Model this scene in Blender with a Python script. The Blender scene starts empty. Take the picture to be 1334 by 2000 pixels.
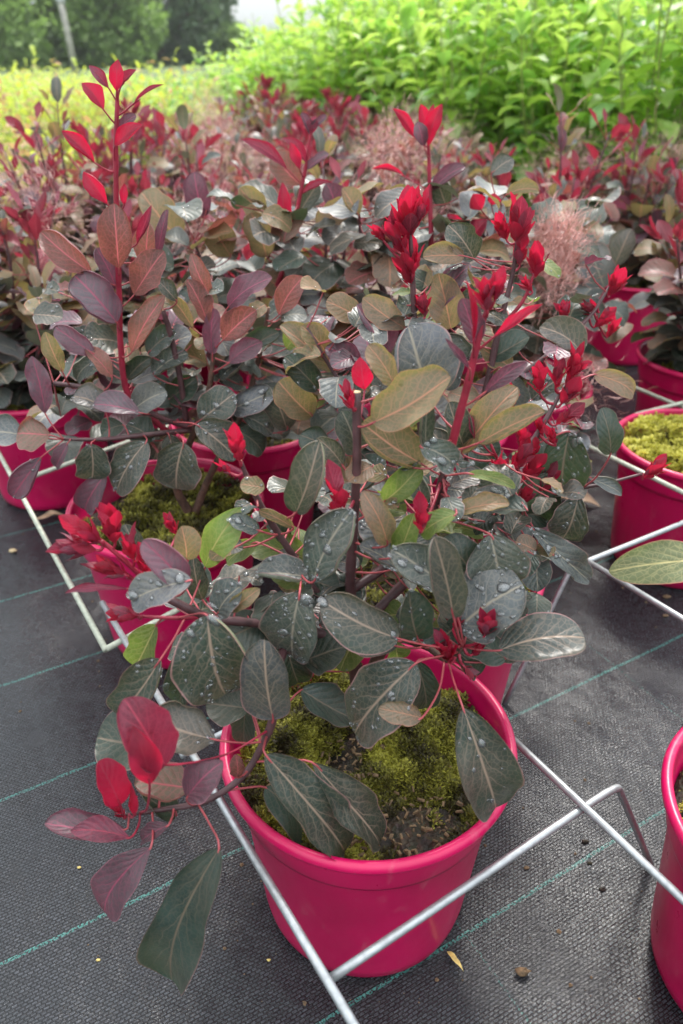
import bpy, math, random
import numpy as np
from mathutils import Vector, Matrix

C = bpy.context.scene.collection
SC = bpy.context.scene
R = math.radians

# ------------------------------------------------------------------ camera, world, sun, exposure
FPX, CX, CY, HZ, CAMH = 1500.0, 667.0, 1000.0, 90.0, 0.82
PITCH = math.atan((CY - HZ) / FPX)
cam_d = bpy.data.cameras.new('camera')
cam = bpy.data.objects.new('camera', cam_d)
C.objects.link(cam)
cam.location = (0, 0, CAMH)
cam.rotation_euler = (math.pi / 2 - PITCH, 0, 0)
cam_d.sensor_fit = 'VERTICAL'
cam_d.sensor_height = 36.0
cam_d.lens = FPX / 2000.0 * 36.0
cam_d.clip_start = 0.02
cam_d.clip_end = 500
cam_d.dof.use_dof = True
cam_d.dof.focus_distance = 0.76
cam_d.dof.aperture_fstop = 5.2
SC.camera = cam

SUN_EL, SUN_AZ = 52.0, 14.0          # azimuth measured from +Y towards +X
world = bpy.data.worlds.new('World')
SC.world = world
world.use_nodes = True
wn, wl = world.node_tree.nodes, world.node_tree.links
bg = wn['Background']
sky = wn.new('ShaderNodeTexSky')
sky.sky_type = 'NISHITA'
sky.sun_disc = False
sky.sun_elevation = R(SUN_EL)
sky.sun_rotation = R(SUN_AZ)
sky.dust_density = 4.0
sky.air_density = 1.2
wtc = wn.new('ShaderNodeTexCoord')
wno = wn.new('ShaderNodeTexNoise')
wno.inputs['Scale'].default_value = 2.2
wno.inputs['Detail'].default_value = 5
wmp = wn.new('ShaderNodeMapping')
wmp.inputs['Scale'].default_value = (1, 1, 3)
wl.new(wtc.outputs['Generated'], wmp.inputs['Vector'])
wl.new(wmp.outputs['Vector'], wno.inputs['Vector'])
wcr = wn.new('ShaderNodeValToRGB')
wcr.color_ramp.elements[0].position = 0.3
wcr.color_ramp.elements[0].color = (0.66, 0.66, 0.66, 1)
wcr.color_ramp.elements[1].position = 0.65
wcr.color_ramp.elements[1].color = (0.97, 0.97, 0.97, 1)
wl.new(wno.outputs['Fac'], wcr.inputs['Fac'])
wmx = wn.new('ShaderNodeMix')
wmx.data_type = 'RGBA'
wl.new(wcr.outputs['Color'], wmx.inputs[0])
wl.new(sky.outputs['Color'], wmx.inputs[6])
wsp = wn.new('ShaderNodeSeparateXYZ')
wl.new(wtc.outputs['Generated'], wsp.inputs[0])
wgr = wn.new('ShaderNodeValToRGB')          # an overcast sky is brighter overhead than at the horizon
wgr.color_ramp.elements[0].position = 0.0
wgr.color_ramp.elements[0].color = (0.25, 0.30, 0.335, 1)
wgr.color_ramp.elements[1].position = 0.75
wgr.color_ramp.elements[1].color = (0.95, 0.98, 1.0, 1)
wl.new(wsp.outputs[2], wgr.inputs['Fac'])
wsc = wn.new('ShaderNodeVectorMath')
wsc.operation = 'SCALE'
wsc.inputs[3].default_value = 10.0
wl.new(wgr.outputs['Color'], wsc.inputs[0])
wl.new(wsc.outputs[0], wmx.inputs[7])
wl.new(wmx.outputs[2], bg.inputs['Color'])
bg.inputs['Strength'].default_value = 0.125

sun_d = bpy.data.lights.new('sun', 'SUN')
sun = bpy.data.objects.new('sun', sun_d)
C.objects.link(sun)
sun_d.energy = 1.5
sun_d.angle = R(10)
sun_d.color = (1.0, 0.96, 0.9)
_sd = Vector((math.sin(R(SUN_AZ)) * math.cos(R(SUN_EL)), math.cos(R(SUN_AZ)) * math.cos(R(SUN_EL)), math.sin(R(SUN_EL))))
sun.rotation_euler = _sd.to_track_quat('Z', 'Y').to_euler()

SC.view_settings.view_transform = 'Standard'
SC.view_settings.look = 'None'
SC.view_settings.exposure = 1.28
SC.view_settings.gamma = 1
SC.render.engine = 'CYCLES'
SC.cycles.max_bounces = 8
SC.cycles.transmission_bounces = 6
SC.cycles.transparent_max_bounces = 8
SC.cycles.caustics_reflective = False
SC.cycles.caustics_refractive = False
SC.cycles.sample_clamp_indirect = 6

# ------------------------------------------------------------------ camera geometry helpers
_cp, _sp = math.cos(PITCH), math.sin(PITCH)

def ray(u, v):
    x = (u - CX) / FPX
    y = (CY - v) / FPX
    return np.array([x, _cp + y * _sp, -_sp + y * _cp])

def PY(u, v, Y):
    """world point seen at photo pixel (u, v) that stands at distance Y in front"""
    r = ray(u, v)
    return r * (Y / r[1]) + np.array([0, 0, CAMH])

def PZ(u, v, z):
    r = ray(u, v)
    return r * ((z - CAMH) / r[2]) + np.array([0, 0, CAMH])

def depth(p):
    return p[1] * _cp - (p[2] - CAMH) * _sp

def unit(a):
    a = np.asarray(a, float)
    return a / max(1e-9, np.linalg.norm(a))

# ------------------------------------------------------------------ materials
def newmat(name):
    m = bpy.data.materials.new(name)
    m.use_nodes = True
    n, l = m.node_tree.nodes, m.node_tree.links
    return m, n, l, n['Principled BSDF']

def ramp(n, stops):
    r = n.new('ShaderNodeValToRGB')
    e = r.color_ramp.elements
    while len(e) < len(stops):
        e.new(0.5)
    for k, (p, c) in enumerate(stops):
        e[k].position = p
        e[k].color = (*c, 1) if len(c) == 3 else c
    return r

def math_node(n, l, op, a, b=None, clamp=False):
    m = n.new('ShaderNodeMath')
    m.operation = op
    m.use_clamp = clamp
    for i, x in enumerate((a, b)):
        if x is None:
            continue
        if isinstance(x, (int, float)):
            m.inputs[i].default_value = x
        else:
            l.new(x, m.inputs[i])
    return m.outputs[0]

def mixc(n, l, fac, a, b, mode='MIX'):
    m = n.new('ShaderNodeMix')
    m.data_type = 'RGBA'
    m.blend_type = mode
    for i, x in ((0, fac), (6, a), (7, b)):
        if isinstance(x, (int, float)):
            m.inputs[i].default_value = x
        elif isinstance(x, tuple):
            m.inputs[i].default_value = (*x, 1)
        else:
            l.new(x, m.inputs[i])
    return m.outputs[2]

def leaf_mat(name, top, under, vein, edge=None, trans=0.25, rough=0.42, nveins=6.0, detail=True, var=0.3, alt=None, tcol=None, spec=0.5):
    """leaf surface: veins from the leaf's own (u, v) attribute, darker or redder leaves by its random value"""
    m, n, l, bs = newmat(name)
    at = n.new('ShaderNodeAttribute')
    at.attribute_name = 'luv'
    sep = n.new('ShaderNodeSeparateXYZ')
    l.new(at.outputs['Vector'], sep.inputs[0])
    u, v, rnd = sep.outputs
    geo = n.new('ShaderNodeNewGeometry')
    au = math_node(n, l, 'ABSOLUTE', u)
    tc = n.new('ShaderNodeTexCoord')
    no = n.new('ShaderNodeTexNoise')
    no.inputs['Scale'].default_value = 60
    no.inputs['Detail'].default_value = 4
    l.new(tc.outputs['Object'], no.inputs['Vector'])
    jit = math_node(n, l, 'MULTIPLY', math_node(n, l, 'SUBTRACT', no.outputs['Fac'], 0.5), 1.3)
    # side veins
    q = math_node(n, l, 'MULTIPLY', v, nveins)
    bend = math_node(n, l, 'MULTIPLY', math_node(n, l, 'POWER', au, 0.8), 2.6)
    q = math_node(n, l, 'SUBTRACT', q, bend)
    q = math_node(n, l, 'ADD', q, jit)
    q = math_node(n, l, 'ADD', q, math_node(n, l, 'MULTIPLY', math_node(n, l, 'SIGN', u), 0.25))
    fr = math_node(n, l, 'FRACT', math_node(n, l, 'ADD', q, 20.0))
    dv = math_node(n, l, 'ABSOLUTE', math_node(n, l, 'SUBTRACT', fr, 0.5))
    side = n.new('ShaderNodeMapRange')
    l.new(dv, side.inputs[0])
    side.inputs[1].default_value = 0.0
    side.inputs[2].default_value = 0.1
    side.inputs[3].default_value = 1.0
    side.inputs[4].default_value = 0.0
    sidef = math_node(n, l, 'MULTIPLY', side.outputs[0], math_node(n, l, 'SUBTRACT', 1.05, au))
    mid = n.new('ShaderNodeMapRange')
    l.new(au, mid.inputs[0])
    mid.inputs[1].default_value = 0.015
    mid.inputs[2].default_value = 0.06
    mid.inputs[3].default_value = 1.0
    mid.inputs[4].default_value = 0.0
    vm = math_node(n, l, 'MAXIMUM', math_node(n, l, 'MULTIPLY', sidef, 0.64), mid.outputs[0])
    if detail:
        vo = n.new('ShaderNodeTexVoronoi')
        vo.feature = 'DISTANCE_TO_EDGE'
        vo.inputs['Scale'].default_value = 210
        l.new(tc.outputs['Object'], vo.inputs['Vector'])
        net = n.new('ShaderNodeMapRange')
        l.new(vo.outputs['Distance'], net.inputs[0])
        net.inputs[1].default_value = 0.0
        net.inputs[2].default_value = 0.1
        net.inputs[3].default_value = 0.3
        net.inputs[4].default_value = 0.0
        vm = math_node(n, l, 'MAXIMUM', vm, net.outputs[0])
    base = mixc(n, l, geo.outputs['Backfacing'], top, under)
    if alt:
        rr = ramp(n, [(0.35, (0, 0, 0)), (0.9, (1, 1, 1))])
        l.new(rnd, rr.inputs[0])
        base = mixc(n, l, rr.outputs[0], base, alt)
    # blotches and per-leaf brightness
    no2 = n.new('ShaderNodeTexNoise')
    no2.inputs['Scale'].default_value = 28
    no2.inputs['Detail'].default_value = 5
    l.new(tc.outputs['Object'], no2.inputs['Vector'])
    br = n.new('ShaderNodeMapRange')
    l.new(no2.outputs['Fac'], br.inputs[0])
    br.inputs[1].default_value = 0.3
    br.inputs[2].default_value = 0.7
    br.inputs[3].default_value = 1 - var
    br.inputs[4].default_value = 1 + var
    lum = math_node(n, l, 'MULTIPLY', br.outputs[0], math_node(n, l, 'ADD', math_node(n, l, 'MULTIPLY', rnd, 0.5), 0.75))
    if detail:
        no3 = n.new('ShaderNodeTexNoise'); no3.inputs['Scale'].default_value = 11; no3.inputs['Detail'].default_value = 3
        l.new(tc.outputs['Object'], no3.inputs['Vector'])
        t3 = ramp(n, [(0.48, (0, 0, 0)), (0.72, (0.55, 0.55, 0.55))])
        l.new(no3.outputs['Fac'], t3.inputs[0])
        base = mixc(n, l, t3.outputs[0], base, tuple(0.55 * a + 0.45 * b for a, b in zip(alt or top, vein)))
        sp = n.new('ShaderNodeTexNoise'); sp.inputs['Scale'].default_value = 140; sp.inputs['Detail'].default_value = 2
        l.new(tc.outputs['Object'], sp.inputs['Vector'])
        s3 = ramp(n, [(0.70, (0, 0, 0)), (0.74, (0.8, 0.8, 0.8))])
        l.new(sp.outputs['Fac'], s3.inputs[0])
        base = mixc(n, l, s3.outputs[0], base, tuple(c * 0.35 + 0.008 for c in top))
    hs = n.new('ShaderNodeHueSaturation')
    l.new(base, hs.inputs['Color'])
    l.new(lum, hs.inputs['Value'])
    col = mixc(n, l, vm, hs.outputs[0], vein)
    if edge:
        er = n.new('ShaderNodeMapRange')
        l.new(au, er.inputs[0])
        er.inputs[1].default_value = 0.94
        er.inputs[2].default_value = 0.985
        col = mixc(n, l, er.outputs[0], col, edge)
    l.new(col, bs.inputs['Base Color'])
    bs.inputs['Roughness'].default_value = rough
    bs.inputs['Specular IOR Level'].default_value = spec
    bu = n.new('ShaderNodeBump')
    bu.inputs['Strength'].default_value = 0.6
    bu.inputs['Distance'].default_value = 0.00042
    hh = math_node(n, l, 'SUBTRACT', math_node(n, l, 'ADD', math_node(n, l, 'MULTIPLY', no.outputs['Fac'], 0.8), math_node(n, l, 'MULTIPLY', dv, 2.2)), math_node(n, l, 'MULTIPLY', vm, 0.5))
    l.new(hh, bu.inputs['Height'])
    l.new(bu.outputs[0], bs.inputs['Normal'])
    if trans > 0:
        tr = n.new('ShaderNodeBsdfTranslucent')
        if tcol:
            tr.inputs['Color'].default_value = (*tcol, 1)
            tcl = mixc(n, l, vm, tcol, tuple(min(1, c * 1.6) for c in vein))
            l.new(tcl, tr.inputs['Color'])
        else:
            l.new(col, tr.inputs['Color'])
        mx = n.new('ShaderNodeMixShader')
        mx.inputs[0].default_value = trans
        l.new(bs.outputs[0], mx.inputs[1])
        l.new(tr.outputs[0], mx.inputs[2])
        l.new(mx.outputs[0], n['Material Output'].inputs['Surface'])
    return m

M = {}
M['D'] = leaf_mat('leaf_grey_green', (0.036, 0.054, 0.042), (0.20, 0.23, 0.14), (0.31, 0.23, 0.17), (0.34, 0.18, 0.17), trans=0.12, rough=0.36, alt=(0.055, 0.058, 0.062), tcol=(0.16, 0.2, 0.08))
M['W'] = leaf_mat('leaf_wet_grey', (0.062, 0.084, 0.074), (0.20, 0.23, 0.15), (0.30, 0.27, 0.21), (0.34, 0.2, 0.19), trans=0.1, rough=0.44, alt=(0.088, 0.095, 0.108), tcol=(0.16, 0.2, 0.1), spec=0.5)
M['K'] = leaf_mat('leaf_shaded_green', (0.026, 0.047, 0.032), (0.12, 0.15, 0.10), (0.16, 0.13, 0.09), (0.22, 0.13, 0.12), trans=0.14, rough=0.4, alt=(0.03, 0.05, 0.045), tcol=(0.08, 0.15, 0.04))  # shade among the inner leaves is put into this darker green
M['O'] = leaf_mat('leaf_olive_backlit', (0.17, 0.155, 0.075), (0.08, 0.10, 0.10), (0.50, 0.24, 0.14), (0.50, 0.2, 0.13), trans=0.34, rough=0.5, alt=(0.16, 0.125, 0.095), tcol=(0.30, 0.26, 0.07))  # leaf underside with the light shining through it put into the olive
M['OG'] = leaf_mat('leaf_olive_green', (0.13, 0.155, 0.07), (0.08, 0.10, 0.08), (0.52, 0.46, 0.20), (0.45, 0.2, 0.13), trans=0.3, rough=0.5, tcol=(0.22, 0.28, 0.07))
M['G'] = leaf_mat('leaf_green_underside', (0.12, 0.18, 0.05), (0.08, 0.10, 0.08), (0.36, 0.34, 0.12), (0.36, 0.2, 0.1), trans=0.36, rough=0.5, tcol=(0.26, 0.38, 0.05))
M['B'] = leaf_mat('leaf_red_brown', (0.145, 0.075, 0.062), (0.15, 0.10, 0.10), (0.50, 0.12, 0.13), (0.45, 0.12, 0.14), trans=0.32, rough=0.42, alt=(0.13, 0.10, 0.07), tcol=(0.34, 0.10, 0.06))
M['P'] = leaf_mat('leaf_plum', (0.100, 0.062, 0.074), (0.17, 0.12, 0.14), (0.32, 0.07, 0.12), (0.30, 0.12, 0.15), trans=0.2, rough=0.38, alt=(0.085, 0.078, 0.088), tcol=(0.25, 0.05, 0.09))
M['R'] = leaf_mat('leaf_young_red', (0.34, 0.010, 0.042), (0.30, 0.03, 0.06), (0.36, 0.03, 0.06), (0.34, 0.03, 0.06), trans=0.45, rough=0.42, var=0.45, alt=(0.15, 0.018, 0.045), tcol=(0.80, 0.012, 0.06))
M['Q'] = leaf_mat('leaf_wine', (0.20, 0.024, 0.050), (0.17, 0.045, 0.07), (0.42, 0.05, 0.09), (0.30, 0.06, 0.09), trans=0.3, rough=0.4, alt=(0.13, 0.04, 0.065), tcol=(0.45, 0.015, 0.05))
M['RB'] = leaf_mat('leaf_young_red_veiled', (0.24, 0.03, 0.05), (0.22, 0.05, 0.07), (0.36, 0.06, 0.08), None, trans=0.32, rough=0.4, detail=False, var=0.35, alt=(0.17, 0.045, 0.06), tcol=(0.46, 0.03, 0.06))  # duller copy of the young red, background veil put into the colour
M['H'] = leaf_mat('leaf_lime_green', (0.33, 0.50, 0.13), (0.34, 0.50, 0.17), (0.30, 0.48, 0.10), None, trans=0.5, rough=0.42, detail=False, alt=(0.38, 0.54, 0.08), tcol=(0.58, 0.80, 0.14), nveins=6)
M['H2'] = leaf_mat('leaf_mid_green', (0.17, 0.34, 0.10), (0.2, 0.36, 0.13), (0.24, 0.40, 0.10), None, trans=0.42, rough=0.4, detail=False, alt=(0.26, 0.44, 0.13), tcol=(0.36, 0.66, 0.10), nveins=6)
M['Y'] = leaf_mat('leaf_golden', (0.50, 0.55, 0.09), (0.45, 0.52, 0.12), (0.5, 0.5, 0.16), None, trans=0.4, rough=0.5, detail=False, alt=(0.34, 0.50, 0.08), tcol=(0.75, 0.85, 0.1), nveins=5)
M['YP'] = leaf_mat('leaf_golden_pink', (0.52, 0.42, 0.16), (0.5, 0.42, 0.16), (0.5, 0.3, 0.16), None, trans=0.4, rough=0.5, detail=False, alt=(0.44, 0.24, 0.16), tcol=(0.6, 0.40, 0.15), nveins=5)
M['T'] = leaf_mat('leaf_tree_green', (0.20, 0.30, 0.09), (0.21, 0.30, 0.11), (0.12, 0.2, 0.06), None, trans=0.3, rough=0.6, detail=False, alt=(0.25, 0.33, 0.12), tcol=(0.36, 0.58, 0.12), nveins=3)  # crown green lightened so the colour itself carries distance haze
M['TD'] = leaf_mat('leaf_tree_dark', (0.10, 0.17, 0.085), (0.11, 0.18, 0.10), (0.06, 0.1, 0.05), None, trans=0.22, rough=0.6, detail=False, alt=(0.14, 0.18, 0.10), tcol=(0.16, 0.26, 0.1), nveins=3)

def simple(name, col, rough=0.5, metal=0.0, nscale=40, nvar=0.2, bump=0.0, bdist=0.001, spec=0.5, detail=4, col2=None):
    m, n, l, bs = newmat(name)
    tc = n.new('ShaderNodeTexCoord')
    no = n.new('ShaderNodeTexNoise')
    no.inputs['Scale'].default_value = nscale
    no.inputs['Detail'].default_value = detail
    l.new(tc.outputs['Object'], no.inputs['Vector'])
    lo = tuple(c * (1 - nvar) for c in col)
    hi = col2 or tuple(min(1, c * (1 + nvar)) for c in col)
    r = ramp(n, [(0.32, lo), (0.68, hi)])
    l.new(no.outputs['Fac'], r.inputs[0])
    l.new(r.outputs[0], bs.inputs['Base Color'])
    bs.inputs['Roughness'].default_value = rough
    bs.inputs['Metallic'].default_value = metal
    bs.inputs['Specular IOR Level'].default_value = spec
    if bump:
        b = n.new('ShaderNodeBump')
        b.inputs['Strength'].default_value = bump
        b.inputs['Distance'].default_value = bdist
        l.new(no.outputs['Fac'], b.inputs['Height'])
        l.new(b.outputs[0], bs.inputs['Normal'])
    return m

M['stem'] = simple('stem_plum_bark', (0.085, 0.038, 0.042), 0.45, nscale=90, nvar=0.35, bump=0.4)
M['stemR'] = simple('stem_red', (0.30, 0.02, 0.045), 0.38, nscale=70, nvar=0.25)
M['bark'] = simple('stem_brown_bark', (0.10, 0.05, 0.035), 0.7, nscale=120, nvar=0.5, bump=0.7)
M['pet'] = simple('petiole_pink', (0.38, 0.07, 0.08), 0.4, nscale=60, nvar=0.25)
M['cut'] = simple('cut_wood', (0.55, 0.42, 0.24), 0.8, nscale=300, nvar=0.3)
M['hstem'] = simple('stem_green', (0.28, 0.33, 0.10), 0.5, nscale=60)
M['metal'] = simple('galvanised_wire', (0.40, 0.42, 0.43), 0.42, 0.6, nscale=160, nvar=0.14, bump=0.25, bdist=0.0005)
M['metalG'] = simple('painted_wire', (0.40, 0.42, 0.34), 0.45, 0.2, nscale=160, nvar=0.22, bump=0.2, bdist=0.0005)
M['plume'] = simple('plume_pink', (0.68, 0.40, 0.36), 0.7, nscale=30, nvar=0.25)
M['bud'] = simple('bud_yellow', (0.55, 0.5, 0.12), 0.6)
M['treebark'] = simple('tree_bark', (0.12, 0.09, 0.06), 0.9, nscale=8, nvar=0.4, bump=0.6, bdist=0.03)
M['polem'] = simple('pole_wood', (0.36, 0.34, 0.31), 0.8, nscale=6, nvar=0.25)
M['chip'] = simple('dry_debris', (0.15, 0.095, 0.05), 0.8, nscale=200, nvar=0.5, bump=0.5)
M['chipY'] = simple('dry_yellow', (0.62, 0.48, 0.16), 0.7, nscale=200, nvar=0.3)
M['dead'] = simple('dead_leaf', (0.36, 0.25, 0.16), 0.6, nscale=80, nvar=0.35, bump=0.4)

def pot_material():
    m, n, l, bs = newmat('pot_magenta_plastic')
    tc = n.new('ShaderNodeTexCoord')
    no = n.new('ShaderNodeTexNoise'); no.inputs['Scale'].default_value = 9; no.inputs['Detail'].default_value = 6
    l.new(tc.outputs['Object'], no.inputs['Vector'])
    r = ramp(n, [(0.3, (0.41, 0.002, 0.062)), (0.7, (0.60, 0.004, 0.096))])
    l.new(no.outputs['Fac'], r.inputs[0])
    # dust film and scuffs
    n2 = n.new('ShaderNodeTexNoise'); n2.inputs['Scale'].default_value = 55; n2.inputs['Detail'].default_value = 8; n2.inputs['Roughness'].default_value = 0.7
    mp = n.new('ShaderNodeMapping'); mp.inputs['Scale'].default_value = (1, 1, 0.35)
    l.new(tc.outputs['Object'], mp.inputs[0]); l.new(mp.outputs[0], n2.inputs['Vector'])
    r2 = ramp(n, [(0.56, (0, 0, 0)), (0.8, (0.4, 0.4, 0.4))])
    l.new(n2.outputs['Fac'], r2.inputs[0])
    l.new(mixc(n, l, r2.outputs[0], r.outputs[0], (0.55, 0.24, 0.26)), bs.inputs['Base Color'])
    rr = ramp(n, [(0.3, (0.26, 0.26, 0.26)), (0.7, (0.42, 0.42, 0.42))])
    l.new(n2.outputs['Fac'], rr.inputs[0]); l.new(rr.outputs[0], bs.inputs['Roughness'])
    b = n.new('ShaderNodeBump'); b.inputs['Strength'].default_value = 0.22; b.inputs['Distance'].default_value = 0.001
    l.new(n2.outputs['Fac'], b.inputs['Height']); l.new(b.outputs[0], bs.inputs['Normal'])
    bs.inputs['Subsurface Weight'].default_value = 0.0
    return m
M['pot'] = pot_material()

def soil_material():
    m, n, l, bs = newmat('compost')
    tc = n.new('ShaderNodeTexCoord')
    vo = n.new('ShaderNodeTexVoronoi'); vo.inputs['Scale'].default_value = 190
    no = n.new('ShaderNodeTexNoise'); no.inputs['Scale'].default_value = 70; no.inputs['Detail'].default_value = 8
    l.new(tc.outputs['Object'], vo.inputs['Vector']); l.new(tc.outputs['Object'], no.inputs['Vector'])
    r = ramp(n, [(0.3, (0.012, 0.009, 0.006)), (0.55, (0.045, 0.03, 0.016)), (0.75, (0.12, 0.085, 0.045))])
    l.new(no.outputs['Fac'], r.inputs[0])
    l.new(mixc(n, l, 0.35, r.outputs[0], vo.outputs['Color'], 'MULTIPLY'), bs.inputs['Base Color'])
    bs.inputs['Roughness'].default_value = 0.7
    b = n.new('ShaderNodeBump'); b.inputs['Strength'].default_value = 0.9; b.inputs['Distance'].default_value = 0.004
    l.new(math_node(n, l, 'ADD', vo.outputs['Distance'], no.outputs['Fac']), b.inputs['Height']); l.new(b.outputs[0], bs.inputs['Normal'])
    return m
M['soil'] = soil_material()

def moss_material(name, a, b_, c):
    m, n, l, bs = newmat(name)
    at = n.new('ShaderNodeAttribute'); at.attribute_name = 'luv'
    sep = n.new('ShaderNodeSeparateXYZ'); l.new(at.outputs['Vector'], sep.inputs[0])
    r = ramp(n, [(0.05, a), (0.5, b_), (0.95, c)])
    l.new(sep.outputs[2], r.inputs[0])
    l.new(r.outputs[0], bs.inputs['Base Color'])
    bs.inputs['Roughness'].default_value = 0.6
    tr = n.new('ShaderNodeBsdfTranslucent'); l.new(r.outputs[0], tr.inputs[0])
    mx = n.new('ShaderNodeMixShader'); mx.inputs[0].default_value = 0.3
    l.new(bs.outputs[0], mx.inputs[1]); l.new(tr.outputs[0], mx.inputs[2]); l.new(mx.outputs[0], n['Material Output'].inputs[0])
    return m
M['moss'] = moss_material('moss_olive', (0.035, 0.026, 0.008), (0.17, 0.16, 0.018), (0.50, 0.48, 0.07))
M['mossY'] = moss_material('moss_yellow', (0.26, 0.24, 0.03), (0.46, 0.44, 0.05), (0.66, 0.62, 0.12))

def water_material():
    m = bpy.data.materials.new('water_drop')
    m.use_nodes = True
    n, l = m.node_tree.nodes, m.node_tree.links
    n.remove(n['Principled BSDF'])
    tr = n.new('ShaderNodeBsdfTransparent'); tr.inputs[0].default_value = (0.93, 0.95, 0.95, 1)
    gl = n.new('ShaderNodeBsdfGlossy'); gl.inputs['Roughness'].default_value = 0.04
    df = n.new('ShaderNodeBsdfDiffuse'); df.inputs[0].default_value = (0.8, 0.83, 0.85, 1)  # whitish share stands in for the sky's highlight on the drops
    fr = n.new('ShaderNodeFresnel'); fr.inputs[0].default_value = 2.0
    a = n.new('ShaderNodeMixShader'); l.new(fr.outputs[0], a.inputs[0]); l.new(tr.outputs[0], a.inputs[1]); l.new(gl.outputs[0], a.inputs[2])
    b = n.new('ShaderNodeMixShader'); b.inputs[0].default_value = 0.09
    l.new(a.outputs[0], b.inputs[1]); l.new(df.outputs[0], b.inputs[2])
    l.new(b.outputs[0], n['Material Output'].inputs[0])
    return m
M['water'] = water_material()

BDIR = R(90 - 60.0)     # heading of the fabric's weave
def fabric_material():
    m, n, l, bs = newmat('woven_ground_fabric')
    tc = n.new('ShaderNodeTexCoord')
    mp = n.new('ShaderNodeMapping'); mp.inputs['Rotation'].default_value = (0, 0, -BDIR)
    l.new(tc.outputs['Object'], mp.inputs[0])
    wob = n.new('ShaderNodeTexNoise'); wob.inputs['Scale'].default_value = 9; wob.inputs['Detail'].default_value = 3
    l.new(mp.outputs[0], wob.inputs['Vector'])
    wv = n.new('ShaderNodeVectorMath'); wv.operation = 'SCALE'; wv.inputs[3].default_value = 0.006
    l.new(wob.outputs['Color'], wv.inputs[0])
    ad = n.new('ShaderNodeVectorMath'); ad.operation = 'ADD'
    l.new(mp.outputs[0], ad.inputs[0]); l.new(wv.outputs[0], ad.inputs[1])
    fine = n.new('ShaderNodeTexNoise'); fine.inputs['Scale'].default_value = 420; fine.inputs['Detail'].default_value = 2
    l.new(mp.outputs[0], fine.inputs['Vector'])
    wv2 = n.new('ShaderNodeVectorMath'); wv2.operation = 'SCALE'; wv2.inputs[3].default_value = 0.0007
    l.new(fine.outputs['Color'], wv2.inputs[0])
    ad2 = n.new('ShaderNodeVectorMath'); ad2.operation = 'ADD'
    l.new(ad.outputs[0], ad2.inputs[0]); l.new(wv2.outputs[0], ad2.inputs[1])
    bk = n.new('ShaderNodeTexBrick')
    bk.inputs['Scale'].default_value = 1.0
    bk.inputs['Brick Width'].default_value = 0.0062
    bk.inputs['Row Height'].default_value = 0.0036
    bk.inputs['Mortar Size'].default_value = 0.0007
    bk.inputs['Mortar Smooth'].default_value = 0.6
    bk.inputs['Color1'].default_value = (0.015, 0.0165, 0.020, 1)
    bk.inputs['Color2'].default_value = (0.034, 0.037, 0.044, 1)
    bk.inputs['Mortar'].default_value = (0.005, 0.0055, 0.0065, 1)
    l.new(ad2.outputs[0], bk.inputs['Vector'])
    st = n.new('ShaderNodeMapping'); st.inputs['Scale'].default_value = (260, 900, 1)
    l.new(ad.outputs[0], st.inputs[0])
    sn = n.new('ShaderNodeTexNoise'); sn.inputs['Scale'].default_value = 1.0; sn.inputs['Detail'].default_value = 2
    l.new(st.outputs[0], sn.inputs['Vector'])
    sr = ramp(n, [(0.36, (0.4, 0.4, 0.4)), (0.64, (1.6, 1.6, 1.6))])
    l.new(sn.outputs['Fac'], sr.inputs[0])
    yarn = mixc(n, l, 1.0, bk.outputs['Color'], sr.outputs[0], 'MULTIPLY')
    # dusty patches
    du = n.new('ShaderNodeTexNoise'); du.inputs['Scale'].default_value = 5.5; du.inputs['Detail'].default_value = 7
    l.new(mp.outputs[0], du.inputs['Vector'])
    dr = ramp(n, [(0.35, (0, 0, 0)), (0.75, (0.22, 0.22, 0.22))])
    l.new(du.outputs['Fac'], dr.inputs[0])
    dust = mixc(n, l, dr.outputs[0], yarn, (0.024, 0.027, 0.033))
    # marker threads
    sep = n.new('ShaderNodeSeparateXYZ'); l.new(ad.outputs[0], sep.inputs[0])
    def line(coord, period, off, half):
        q = math_node(n, l, 'DIVIDE', math_node(n, l, 'SUBTRACT', coord, off), period)
        f = math_node(n, l, 'FRACT', math_node(n, l, 'ADD', q, 50.5))
        d = math_node(n, l, 'ABSOLUTE', math_node(n, l, 'SUBTRACT', f, 0.5))
        return math_node(n, l, 'LESS_THAN', math_node(n, l, 'MULTIPLY', d, period), half)
    dash = math_node(n, l, 'GREATER_THAN', fine.outputs['Fac'], 0.49)
    fade = math_node(n, l, 'GREATER_THAN', wob.outputs['Fac'], 0.34)
    l1 = math_node(n, l, 'MULTIPLY', math_node(n, l, 'MULTIPLY', line(sep.outputs[1], LN_P, LN_O, 0.0021), dash), fade)
    l2 = math_node(n, l, 'MULTIPLY', math_node(n, l, 'MULTIPLY', line(sep.outputs[0], LB_P, LB_O, 0.0014), math_node(n, l, 'GREATER_THAN', fine.outputs['Fac'], 0.55)), 0.5)
    ln = math_node(n, l, 'MAXIMUM', l1, l2)
    col = mixc(n, l, math_node(n, l, 'MULTIPLY', ln, 0.55), dust, (0.07, 0.30, 0.26))
    l.new(col, bs.inputs['Base Color'])
    ro = ramp(n, [(0.3, (0.15, 0.15, 0.15)), (0.7, (0.32, 0.32, 0.32))])
    l.new(du.outputs['Fac'], ro.inputs[0]); l.new(ro.outputs[0], bs.inputs['Roughness'])
    b = n.new('ShaderNodeBump'); b.inputs['Strength'].default_value = 1.0; b.inputs['Distance'].default_value = 0.0013
    l.new(math_node(n, l, 'ADD', math_node(n, l, 'MULTIPLY', bk.outputs['Fac'], -1.0), math_node(n, l, 'MULTIPLY', sn.outputs['Fac'], 0.7)), b.inputs['Height'])
    b2 = n.new('ShaderNodeBump'); b2.inputs['Strength'].default_value = 0.5; b2.inputs['Distance'].default_value = 0.02
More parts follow.
